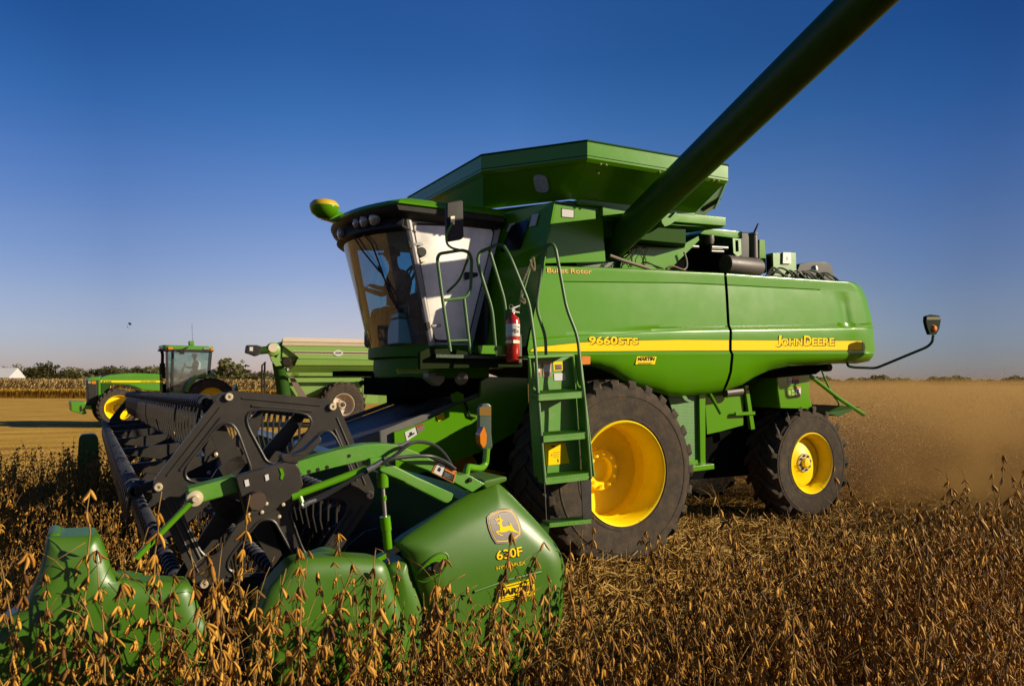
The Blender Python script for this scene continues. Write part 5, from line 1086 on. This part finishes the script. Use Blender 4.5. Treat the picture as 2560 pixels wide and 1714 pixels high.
# auger and chute
mb = MB().tube([C.B(712, 1000, .6), C.B(703, 940, .6), C.B(697, 905, .5)], .26, 14); mb.build('vertical_auger', MATS['shaded_frame_green'], GC, smooth=True)
MB().tube([C.B(683, 873, .2), C.B(640, 877, .2)], .15, 16).build('folded_auger', MATS['shaded_frame_green'], GC, smooth=True)
cp_('spout_hood', [(618, 862), (642, 862), (655, 866), (650, 886), (640, 890), (628, 885), (615, 881)], .0, .5, black, bevel=.03); cp_('spout_reflector', [(624, 867), (632.5, 867), (632.5, 877), (624, 877)], -.02, .01, white)
MB().lathe([(0, -.05), (.14, -.05), (.22, -.02), (.26, 0), (.26, .3), (0, .3)], C.B(684, 872, .1), n=24).build('auger_flange', greenc, GC); MB().lathe([(0, -.03), (.17, -.03), (.18, 0)], C.B(682, 869, .06), n=20).build('flange_face', creamc, GC)
cp_('auger_bracket', [(672, 880), (690, 895), (702, 876), (700, 905), (712, 912), (690, 915), (680, 902)], .15, .2, greenc)
MB().lathe([(0, -.05), (.15, -.05), (.2, .0), (0, .1)], C.B(716, 904, .15), n=20).build('lower_flange', dkdec, GC)
MB().tube([C.B(655, 913, .3), C.B(655, 980, .3)], .035, 8).tube([C.B(662, 905, .5), C.B(661, 980, .5)], .035, 8).tube([C.B(655, 913, .3), C.B(664, 905, .4)], .03, 6).build('auger_stand', dkdec, GC)
MB().tube([C.B(692, 958, .6), C.B(662, 980, .6)], .02, 6).build('brace', rust, GC)
MB().tube([(-6.2, 1.3, .55), (-2, 1.3, .7)], .12, 8).build('drawbar', dkdec, GC)
def cwheel(b):
    h = empty('wheel', None); h.parent = GC; o = (-.0, b, .92); tyre(h, o, .93, .70, .44, 22, lug=.05, lw=.07)
    MB().lathe([(.46, .02), (.44, -.01), (.42, .02), (.40, .22), (.36, .24), (.14, .22), (.13, .12), (0, .12)], o, n=40).build('rim', creamc, h, smooth=True, ang=45)
    mb = MB(); bolts(mb, o, .22, .2, 10, .02, .03); mb.lathe([(0, .1), (.1, .11), (.1, .16)], o, n=16); mb.build('hub', rust, h)
cwheel(.0); cwheel(2.2)
cp_('mud_flap', [(910, 945), (947, 945), (946, 970), (944, 1008), (911, 1005), (925, 965)], .5, .05, greenc); cp_('rear_leg', [(905, 940), (912, 940), (912, 1000), (908, 1000)], .3, .08, greenc)

# ================================================================= FAR SETTING
def hdist(px, d, z=0.): r = ray(px, 955); t = d/r[1]; return Vector((r[0]*t, d, z))
# barn
BN = empty('barn', loc=hdist(-14, 260), rz=.25, label='long low white roofed barn behind the corn at the left edge', cat='barn')
MB().prism([(-14, -6, 0), (6.2, -6, 0), (6.2, -6, 2.9), (-14, -6, 2.9)], (0, 14, 0)).build('wall', barng, BN)
MB().prism([(6.6, -6.5, 2.95), (6.6, 1, 6.2), (6.6, 8.5, 2.95), (6.6, 8.5, 2.7), (6.6, -6.5, 2.7)], (-28, 0, 0)).build('roof', barnw, BN)
MB().prism([(6.25, -6.1, 0), (6.25, -5.2, 0), (6.25, -5.2, 2.9), (6.25, -6.1, 2.9)], (.1, 0, 0)).build('corner_post', barnw, BN)
# trees
leaf = bpy.data.materials.new('tree_foliage'); leaf.use_nodes = True; n_ = leaf.node_tree; p_ = n_.nodes['Principled BSDF']; p_.inputs['Roughness'].default_value = .9; p_.inputs['Specular IOR Level'].default_value = .1
ge = n_.nodes.new('ShaderNodeNewGeometry'); oi = n_.nodes.new('ShaderNodeObjectInfo'); cr_ = n_.nodes.new('ShaderNodeValToRGB'); cr_.color_ramp.elements[0].color = (.04, .045, .014, 1); cr_.color_ramp.elements[1].color = (.12, .11, .035, 1)
ad = n_.nodes.new('ShaderNodeMath'); ad.operation = 'MULTIPLY_ADD'; ad.inputs[1].default_value = .5; n_.links.new(ge.outputs['Random Per Island'], ad.inputs[0])
ml = n_.nodes.new('ShaderNodeMath'); ml.operation = 'MULTIPLY'; ml.inputs[1].default_value = .5; n_.links.new(oi.outputs['Random'], ml.inputs[0]); n_.links.new(ml.outputs[0], ad.inputs[2]); n_.links.new(ad.outputs[0], cr_.inputs[0]); n_.links.new(cr_.outputs[0], p_.inputs['Base Color'])
def crownmesh(rnd, w, h, n=500, sz=.5, z0=.25, open_=0.):
    mb = MB(); lobes = [(rnd.uniform(-.5, .5)*w, rnd.uniform(-.5, .5)*w, h*(z0+rnd.uniform(.1, .62)), rnd.uniform(.18, .34)*w) for _ in range(9)]+[(0, 0, h*.6, w*.36)]
    for k in range(n):
        lx, ly, lz, lr = rnd.choice(lobes); d = Vector((rnd.gauss(0, 1), rnd.gauss(0, 1), rnd.gauss(0, .8))).normalized()*lr*rnd.uniform(.55, 1.05); c = Vector((lx, ly, lz))+d
        u = Vector((rnd.gauss(0, 1), rnd.gauss(0, 1), rnd.gauss(0, 1))).normalized(); v = u.orthogonal().normalized(); s = sz*rnd.uniform(.5, 1.2)
        mb.add([c-u*s, c-v*s*.7, c+u*s, c+v*s*.6], [(0, 1, 2, 3)])
    return mb
protos = []; rnd = random.Random(21)
for k in range(6):
    w_, h_ = [(9, 8), (8, 9), (10, 7), (7, 10), (6, 7), (8, 11)][k]; r = empty('tree_%d' % k, None); r.name = 'tree'
    mb = MB().tube([(0, 0, 0), (.1, 0, h_*.35), (0, .1, h_*.7)], [.35, .25, .08], 6)
    for q in range(5): an = rnd.uniform(0, 6.28); mb.tube([(0, 0, h_*.3), (cos(an)*w_*.2, sin(an)*w_*.2, h_*.5), (cos(an)*w_*.35, sin(an)*w_*.35, h_*.72)], [.15, .1, .04], 5)
    tr_ = mb.build('trunk', bark, r); cw = crownmesh(rnd, w_, h_, 620 if k != 4 else 300, .55).build('crown', leaf, r); protos.append((r, tr_, cw, h_))
used = set()
def place_tree(px, ytop, d, k, label, sx=1.):
    r, a, b, h_ = protos[k]; hgt = (952-ytop)/F*d/1.0+CH; s = hgt/h_/.98
    if k in used:
        r2 = r.copy(); COL.objects.link(r2); a2 = a.copy(); b2 = b.copy()
        for q in (a2, b2): COL.objects.link(q); q.parent = r2
        r = r2
    used.add(k); r.location = hdist(px, d); r.scale = (s*sx, s*sx, s); r.rotation_euler = (0, 0, (px*.7+d) % 6.28); tag(r, label, 'tree', 'trees beyond the corn field')
base = 'broad dark green tree in the hedgerow beyond the corn, '
spec_ = [(15, 914, 500, 0, 'rounded tree rising just behind the white barn roof'), (92, 906, 480, 5, 'tall left stem of the two crowned tree standing above the hedgerow'), (120, 906, 480, 3, 'tall dense tree standing highest above the hedgerow near the barn'),
         (178, 921, 560, 4, 'thin bare looking grey tree in the hedgerow between the tall tree and the tractor'), (570, 900, 420, 4, 'tall open crowned tree right behind the tractor cab'), (555, 915, 440, 1, 'bushy tree left of the tall open tree behind the tractor')]
for q in spec_: place_tree(q[0], q[1], q[2], q[3], q[4], 1.0 if q[3] != 4 else 1.2)
gl = 'rounded dark green tree in the even hedgerow beyond the corn'
for i in range(52):
    px = -60+i*19+rnd.uniform(-6, 6); yt = 928+rnd.uniform(-5, 4)-(6 if 230 < px < 420 else 0)+(8 if 140 < px < 170 else 0)
    if px > 940: break
    place_tree(px, yt, 520+rnd.uniform(-60, 90), rnd.choice([0, 1, 2, 2, 3]), gl, 1.35)
# low brush closing the hedgerow and the far wood on the right
def woods(name, x0, x1, d, h, n, sz, label, ripple):
    mb = MB(); rr = random.Random(5)
    for k in range(n):
        t = rr.random(); px = x0+(x1-x0)*t; p = hdist(px, d+rr.uniform(-25, 25)); hh = h*(.72+.22*sin(px*ripple)+.12*sin(px*ripple*2.7+1)+.08*sin(px*ripple*6.1)); z = hh*(1-rr.random()**1.6*1.0)
        c = Vector((p.x, p.y, max(.3, z))); u = Vector((rr.gauss(0, 1), rr.gauss(0, .5), rr.gauss(0, 1))).normalized(); v = u.orthogonal().normalized(); s = sz*rr.uniform(.5, 1.3)
        mb.add([c-u*s, c-v*s, c+u*s, c+v*s], [(0, 1, 2, 3)])
    return tag(mb.build(name, leaf), label, 'woods', kind='stuff')
woods('hedgerow_brush', -150, 1000, 560, 5.0, 5000, 1.1, 'low dark brush filling the hedgerow beyond the corn', .09)
woods('far_wood', 1950, 2750, 720, 8.5, 7000, 1.7, 'far low wood seen through the dust at the right', .035)
# corn field and uncut soybean strip
cornm = mat('dry_corn', (.42, .27, .10), .85, var=.45, vscale=2.5, spec=.1)
ge = cornm.node_tree.nodes.new('ShaderNodeNewGeometry'); rp = cornm.node_tree.nodes.new('ShaderNodeValToRGB'); rp.color_ramp.elements[0].color = (.30, .19, .055, 1); rp.color_ramp.elements[1].color = (.56, .39, .15, 1)
cornm.node_tree.links.new(ge.outputs['Random Per Island'], rp.inputs[0]); cornm.node_tree.links.new(rp.outputs[0], cornm.node_tree.nodes['Principled BSDF'].inputs['Base Color'])
mb = MB(); rr = random.Random(9)
for row in range(9):
    d = 96+row*(.76 if row < 6 else 6+row*3)
    for k in range(1500 if row < 6 else 900):
        px = -160+1300*rr.random(); p = hdist(px, d+rr.uniform(-.1, .1)); h = rr.uniform(1.75, 2.15); dx = rr.uniform(-.1, .1)
        mb.add([(p.x-.02, p.y, 0), (p.x+.03, p.y, 0), (p.x+dx+.02, p.y, h)], [(0, 1, 2)])
        for q in range(3):
            z = rr.uniform(.5, h); s = rr.choice((-1, 1)); l = rr.uniform(.2, .45); mb.add([(p.x+dx*z/h, p.y, z), (p.x+s*l*.5, p.y+rr.uniform(-.1, .1), z+.12), (p.x+s*l, p.y-.1, z-rr.uniform(.1, .4)), (p.x+s*l*.4, p.y, z-.04)], [(0, 1, 2, 3)])
tag(mb.build('corn_crop', cornm), 'standing dry corn along the far side of the field', 'corn', kind='stuff')
cb = MB(); a0, a1, b1_, b0_ = hdist(-300, 101), hdist(1150, 101), hdist(1150, 440), hdist(-300, 440)
cb.prism([Vector((q.x, q.y, 1.72)) for q in (a0, a1, b1_, b0_)], (0, 0, -1.7)); tag(cb.build('corn_mass', mat('corn_mass', (.30, .19, .08), .9, var=.5, vscale=1.0, bump=1., bscale=3, spec=.05)), 'inner mass of the far corn field', 'corn', kind='stuff')
soym = mat('far_soybean', (.46, .26, .035), .9, var=.4, vscale=1.5, spec=.05); cornlinks = soym.node_tree
mb = MB()
for k in range(16000):
    px = -160+1300*rr.random(); p = hdist(px, 80+rr.random()**2*14); h = rr.uniform(.7, 1.0); x = rr.uniform(-.12, .12)
    mb.add([(p.x-.05, p.y, 0), (p.x+.06, p.y, .0), (p.x+x+.07, p.y+rr.uniform(-.1, .1), h*.8), (p.x+x, p.y, h)], [(0, 1, 2, 3)])
a0, a1, b1_, b0_ = hdist(-300, 80.6), hdist(1150, 80.6), hdist(1150, 95), hdist(-300, 95); mb.prism([Vector((q.x, q.y, .78)) for q in (a0, a1, b1_, b0_)], (0, 0, -.77))
tag(mb.build('far_soybean_crop', soym), 'uncut strip of soybeans in front of the far corn', 'soybeans', kind='stuff')
# birds
def bird(px, py, d, s, rot, label):
    r = ray(px, py); t = d/r[1]; p = Vector((r[0]*t, d, CH+r[2]*t)); o = MB()
    o.tube([(-.12*s, 0, 0), (-.03*s, 0, .01), (.08*s, 0, 0), (.16*s, 0, 0)], [.01*s, .045*s, .035*s, .008*s], 8)
    for sd_ in (-1, 1): o.prism([(-.05*s, 0, .02*s), (.05*s, 0, .02*s), (.07*s, .18*s*sd_, .10*s), (.02*s, .36*s*sd_, .05*s), (-.04*s, .18*s*sd_, .12*s)], (0, 0, .008*s))
    b = o.build('bird', dkdec, smooth=False); b.location = p; b.rotation_euler = rot; tag(b, label, 'bird', 'birds flying over the tractor')
bird(323, 810, 30, .55, (.3, .6, .9), 'upper of the two small dark birds in the sky above the tractor'); bird(318, 818, 30, .38, (1.0, -.3, 2.), 'lower and smaller of the two dark birds in the sky above the tractor')

# ================================================================= CROP
def podmat():
    m = bpy.data.materials.new('soybean_pods'); m.use_nodes = True; n = m.node_tree; p = n.nodes['Principled BSDF']; L = n.links; p.inputs['Roughness'].default_value = .65; p.inputs['Specular IOR Level'].default_value = .25
    ge = n.nodes.new('ShaderNodeNewGeometry'); r = n.nodes.new('ShaderNodeValToRGB'); e = r.color_ramp.elements
    e[0].color = (.07, .028, .002, 1); e[1].color = (.52, .265, .035, 1); k = e.new(.3); k.color = (.24, .10, .009, 1); k = e.new(.65); k.color = (.39, .18, .015, 1)
    L.new(ge.outputs['Random Per Island'], r.inputs[0]); L.new(r.outputs[0], p.inputs['Base Color']); return m
podm = podmat(); stemm = mat('soybean_stem', (.36, .21, .06), .8, var=.4, vscale=8, spec=.1)
def plantmesh(rnd, hh, pods=1.0):
    mb = MB()
    def pod(c, d, L_, wd):
        d = d.normalized(); u = d.orthogonal().normalized(); u = (u*cos(rnd.random()*3)+d.cross(u)*sin(rnd.random()*3)).normalized(); v = d.cross(u); bend = v*L_*rnd.uniform(-.18, .18); vs = [c]; N = 5
        for t, rr_ in ((.18, .75), (.5, 1.), (.8, .75)):
            o = c+d*L_*t+bend*(t*(1-t)*4); vs += [o+u*wd*rr_*cos(2*pi*k/N)+v*wd*.62*rr_*sin(2*pi*k/N) for k in range(N)]
        vs.append(c+d*L_); fs = [(0, 1+(k+1) % N, 1+k) for k in range(N)]
        for i in range(2): fs += [(1+i*N+k, 1+i*N+(k+1) % N, 1+(i+1)*N+(k+1) % N, 1+(i+1)*N+k) for k in range(N)]
        fs += [(1+2*N+k, 1+2*N+(k+1) % N, 1+3*N) for k in range(N)]; mb.add(vs, fs, 0)
    def cluster(p, n, out):
        for _ in range(n):
            d = Vector((rnd.gauss(0, .42), rnd.gauss(0, .42), -1))+out*rnd.uniform(.0, .45); pod(p, d, rnd.uniform(.030, .048), rnd.uniform(.0040, .0055))
    def stem(p0, d0, L_, r, node=.055, start=.12):
        pts = [p0]; d = d0.normalized(); n = max(3, int(L_/.05)); zig = 1
        for k in range(n):
            d = (d+Vector((rnd.gauss(0, .07), rnd.gauss(0, .07), .04))).normalized(); pts.append(pts[-1]+d*L_/n+Vector((zig*.004, 0, 0))); zig = -zig
            if (k+1)*L_/n > start and rnd.random() < .92*pods: cluster(pts[-1], rnd.choice([2, 3, 3, 4, 5]), Vector((zig, rnd.uniform(-1, 1), 0)))
        mb.tube(pts, r, 5, mi=1, r2=r*.35); return pts
    lean = Vector((rnd.gauss(0, .13), rnd.gauss(0, .13), 1)); main = stem(Vector((0, 0, 0)), lean, hh, .0042)
    for _ in range(rnd.choice([1, 2, 3])):
        p = main[rnd.randint(2, max(3, len(main)//2))]; an = rnd.uniform(0, 6.28); stem(p, Vector((cos(an)*.5, sin(an)*.5, 1)), hh*rnd.uniform(.35, .6), .003, start=.06)
    for _ in range(5):   # bare petioles
        p = rnd.choice(main[1:]); an = rnd.uniform(0, 6.28); l = rnd.uniform(.06, .2); q = p+Vector((cos(an)*l*.7, sin(an)*l*.7, l*.6)); mb.tube([p, (p+q)/2+Vector((0, 0, .015)), q], .0012, 3, mi=1)
    return mb
rnd = random.Random(77); VAR = []
for k in range(14):
    o = plantmesh(rnd, 1.0 if k < 10 else .9, 1.0 if k < 10 else .75).build('soybean_plant', [podm, stemm]); o.data.shade_smooth(); COL.objects.unlink(o); VAR.append(o)
vcol = bpy.data.collections.new('soybean_variants')
for o in VAR: vcol.objects.link(o)
# planting positions in combine coordinates
pos = []; rnd = random.Random(123)
def inview(p, m=120):
    d = p.y*cos(PITCH)+(p.z-CH)*sin(PITCH)
    if d < .3: return False
    x = 1280+F*p.x/d; return -m-250 < x < 2560+m
b = -9.5
def addrow(b, a0, a1, dens, hs, cond=None):
    a = a0
    while a < a1:
        a += rnd.expovariate(dens); aa = a+rnd.gauss(0, .01); bb = b+rnd.gauss(0, .05); p = K.wor(aa, bb, 0)
        if p.y < 2.35 or (cond and not cond(aa, bb)): continue
        if not inview(Vector((p.x, p.y, .5))): continue
        pos.append((p, hs(aa, bb)*rnd.uniform(.82, 1.1)))
def hs(a, b):
    if b > -3.75 and a < -3.7: return rnd.choice((1.02, 1.12, 1.2, 1.28, 1.38) if a < -4.2 else (1.0, 1.08, 1.15, 1.22, 1.3))
    if b > -3.75 and a < -3.3: return rnd.choice((.95, 1.05, 1.15, 1.25))
    if b > -3.75 and a < -2.2: return rnd.choice((.80, .92, 1.0, 1.12))
    if a > -1.5 and rnd.random() < .10: return 1.28
    return 1.08
while b < -3.02:
    addrow(b, -9, 13, 20 if b > -6 else 15, hs, lambda a, bb: not (-3.4 < a < -2.3 and bb > -3.7 and rnd.random() < .45)); b += .19
b = -2.85
while b < 6.25: addrow(b, -13, -4.85, 13 if b < 2 else 9, lambda a, b: .95); b += .25
b = -2.4
while b < 5.75: addrow(b, -4.85, -4.05 if b > 4.6 else -3.75, 11 if b < 3.2 else 16, lambda a, b: .80 if b < 3.2 else 1.02); b += .25
pos.sort(key=lambda t: t[0].length)
print('plants', len(pos))
NI = 300
for i, (p, h) in enumerate(pos[:NI]):
    src = VAR[i % 14]; o = src if i < 0 else src.copy(); COL.objects.link(o); o.name = 'soybean_plant'; o.location = p; o.rotation_euler = (rnd.gauss(0, .06), rnd.gauss(0, .06), rnd.uniform(0, 6.28)); o.scale = (1, 1, h) if 0 else (h, h, h)
    tag(o, 'dry brown soybean plant with hanging pods standing in the nearest part of the uncut crop', 'soybean plant', 'nearest soybean plants')
def scatter(name, pts, col, nvar, label, cat):
    me = bpy.data.meshes.new(name); me.from_pydata([tuple(q[0]) for q in pts], [], [])
    at = me.attributes.new('rot', 'FLOAT_VECTOR', 'POINT'); at.data.foreach_set('vector', [c for q in pts for c in q[1]])
    at = me.attributes.new('scl', 'FLOAT_VECTOR', 'POINT'); at.data.foreach_set('vector', [c for q in pts for c in q[2]])
    at = me.attributes.new('idx', 'INT', 'POINT'); at.data.foreach_set('value', [rnd.randrange(nvar) for q in pts])
    o = bpy.data.objects.new(name, me); COL.objects.link(o); tag(o, label, cat, kind='stuff')
    ng = bpy.data.node_groups.new(name, 'GeometryNodeTree'); ng.interface.new_socket('Geometry', in_out='INPUT', socket_type='NodeSocketGeometry'); ng.interface.new_socket('Geometry', in_out='OUTPUT', socket_type='NodeSocketGeometry')
    N = ng.nodes; gi = N.new('NodeGroupInput'); go = N.new('NodeGroupOutput'); ip = N.new('GeometryNodeInstanceOnPoints'); ci = N.new('GeometryNodeCollectionInfo'); ci.inputs['Collection'].default_value = col; ci.inputs['Separate Children'].default_value = True; ci.inputs['Reset Children'].default_value = True
    ip.inputs['Pick Instance'].default_value = True
    def na(nm, ty): a = N.new('GeometryNodeInputNamedAttribute'); a.data_type = ty; a.inputs['Name'].default_value = nm; return a
    L = ng.links; L.new(gi.outputs[0], ip.inputs['Points']); L.new(ci.outputs[0], ip.inputs['Instance']); L.new(na('idx', 'INT').outputs[0], ip.inputs['Instance Index'])
    L.new(na('rot', 'FLOAT_VECTOR').outputs[0], ip.inputs['Rotation']); L.new(na('scl', 'FLOAT_VECTOR').outputs[0], ip.inputs['Scale']); L.new(ip.outputs[0], go.inputs[0])
    o.modifiers.new('scatter', 'NODES').node_group = ng; return o
scatter('soybean_crop', [(p, (rnd.gauss(0, .08), rnd.gauss(0, .08), rnd.uniform(0, 6.28)), (h, h, h)) for p, h in pos[NI:]], vcol, 14, 'uncut dry soybean crop standing in rows around and behind the nearest plants', 'soybeans')
# litter: straw clumps and cut stubble
LV = []
for k in range(8):
    mb = MB()
    for q in range(34):
        c = Vector((rnd.uniform(-.2, .2), rnd.uniform(-.2, .2), rnd.uniform(.005, .06))); an = rnd.uniform(0, 6.28); l = rnd.uniform(.03, .14); d = Vector((cos(an), sin(an), rnd.gauss(0, .25)))*l
        mb.tube([c-d, c+Vector((rnd.gauss(0, .01), rnd.gauss(0, .01), rnd.uniform(0, .02))), c+d], rnd.uniform(.0015, .0035), 3)
    for q in range(5 if k % 2 else 2):
        x, y = rnd.uniform(-.2, .2), rnd.uniform(-.03, .03); mb.tube([(x, y, 0), (x+rnd.gauss(0, .01), y, rnd.uniform(.06, .13))], .003, 4)
    o = mb.build('straw_clump', strawm); COL.objects.unlink(o); LV.append(o)
lcol = bpy.data.collections.new('straw_variants')
for o in LV: lcol.objects.link(o)
pts = []
for k in range(15000):
    r_ = rnd.random(); a = rnd.uniform(-9, 16); b = -3.0+rnd.random()**1.4*19; p = K.wor(a, b, .005)
    if not inview(Vector((p.x, p.y, 0)), 40) or p.y < 2.5: continue
    if a < -4.6 and b < 6.3: continue
    s = rnd.uniform(.8, 1.5); pts.append((p, (0, 0, rnd.uniform(0, 6.28)), (s, s, s*rnd.uniform(.7, 1.6))))
for k in range(4500):   # thinner litter under the standing crop
    a = rnd.uniform(-9, 10); b = rnd.uniform(-8, -3); p = K.wor(a, b, .005)
    if k > 1500: continue
    if p.y > 2.4 and inview(Vector((p.x, p.y, 0)), 40): pts.append((p, (0, 0, rnd.uniform(0, 6.28)), (1, 1, 1)))
print('litter', len(pts))
scatter('straw_litter', pts, lcol, 8, 'pale straw and cut stubble lying on the harvested ground behind the header', 'straw')

# ================================================================= CHAFF AND DUST
CV = []
for k in range(3):
    mb = MB()
    for q in range(130):
        c = Vector((rnd.gauss(0, .22), rnd.gauss(0, .22), rnd.gauss(0, .16))); u = Vector((rnd.gauss(0, 1), rnd.gauss(0, 1), rnd.gauss(0, 1))).normalized(); v = u.orthogonal().normalized(); l = rnd.uniform(.003, .012)*(2 if rnd.random() < .05 else 1); w2 = rnd.uniform(.001, .003); mb.add([c-u*l, c-v*w2, c+u*l, c+v*w2], [(0, 1, 2, 3)])
    o = mb.build('chaff_cluster', mat('chaff_fleck', (.85, .55, .25), .8)); COL.objects.unlink(o); CV.append(o)
ccol = bpy.data.collections.new('chaff_variants')
for o in CV: ccol.objects.link(o)
pts = []
for k in range(2600):
    t = rnd.random()**1.5; a = 4.6+t*13; sp = .6+t*4.5; b = 1.9+rnd.gauss(0, .45)*sp; ztop = .25+1.15*(1-(t-.45)**2*1.2); z = rnd.random()**.8*ztop+.03
    pts.append((K.wor(a, b, z), (rnd.random()*6, rnd.random()*6, rnd.random()*6), (1.3, 1.3, 1.0)))
scatter('flying_chaff', pts, ccol, 3, 'chopped straw and chaff flying out behind the combine', 'chaff')
def dustmat():
    m = bpy.data.materials.new('dust_cloud'); m.use_nodes = True; n = m.node_tree; n.nodes.clear(); L = n.links
    o = n.nodes.new('ShaderNodeOutputMaterial'); v = n.nodes.new('ShaderNodeVolumePrincipled'); v.inputs['Color'].default_value = (.50, .31, .11, 1); v.inputs['Anisotropy'].default_value = .2
    tc = n.nodes.new('ShaderNodeTexCoord'); nz = n.nodes.new('ShaderNodeTexNoise'); nz.inputs['Scale'].default_value = .7; nz.inputs['Detail'].default_value = 5; L.new(tc.outputs['Object'], nz.inputs['Vector'])
    sp = n.nodes.new('ShaderNodeSeparateXYZ'); L.new(tc.outputs['Object'], sp.inputs[0])
    fz = n.nodes.new('ShaderNodeMapRange'); fz.inputs[1].default_value = 0; fz.inputs[2].default_value = 2.0; fz.inputs[3].default_value = 1.; fz.inputs[4].default_value = 0.; L.new(sp.outputs['Z'], fz.inputs[0])
    fx = n.nodes.new('ShaderNodeMapRange'); fx.inputs[1].default_value = 4.8; fx.inputs[2].default_value = 5.6; L.new(sp.outputs['X'], fx.inputs[0])
    mr = n.nodes.new('ShaderNodeMapRange'); mr.inputs[1].default_value = .44; mr.inputs[2].default_value = .60; mr.inputs[3].default_value = .06; mr.inputs[4].default_value = 1.; L.new(nz.outputs['Fac'], mr.inputs[0])
    a = n.nodes.new('ShaderNodeMath'); a.operation = 'MULTIPLY'; L.new(fz.outputs[0], a.inputs[0]); L.new(fx.outputs[0], a.inputs[1])
    b = n.nodes.new('ShaderNodeMath'); b.operation = 'MULTIPLY'; L.new(a.outputs[0], b.inputs[0]); L.new(mr.outputs[0], b.inputs[1])
    c = n.nodes.new('ShaderNodeMath'); c.operation = 'MULTIPLY'; c.inputs[1].default_value = 1.9; L.new(b.outputs[0], c.inputs[0]); L.new(c.outputs[0], v.inputs['Density']); L.new(v.outputs[0], o.inputs['Volume']); return m
mb = MB(); mb.prism([(4.8, -1.5, .05), (9, -4.5, .05), (34, -9, .05), (34, 26, .05), (9, 8, .05), (4.8, 4.5, .05)], (0, 0, 2.1)); du = mb.build('dust_cloud', dustmat(), CB); du.parent = None; du.location = CB.location; du.rotation_euler = CB.rotation_euler
tag(du, 'brown cloud of dust hanging over the field behind the combine', 'dust', kind='stuff')
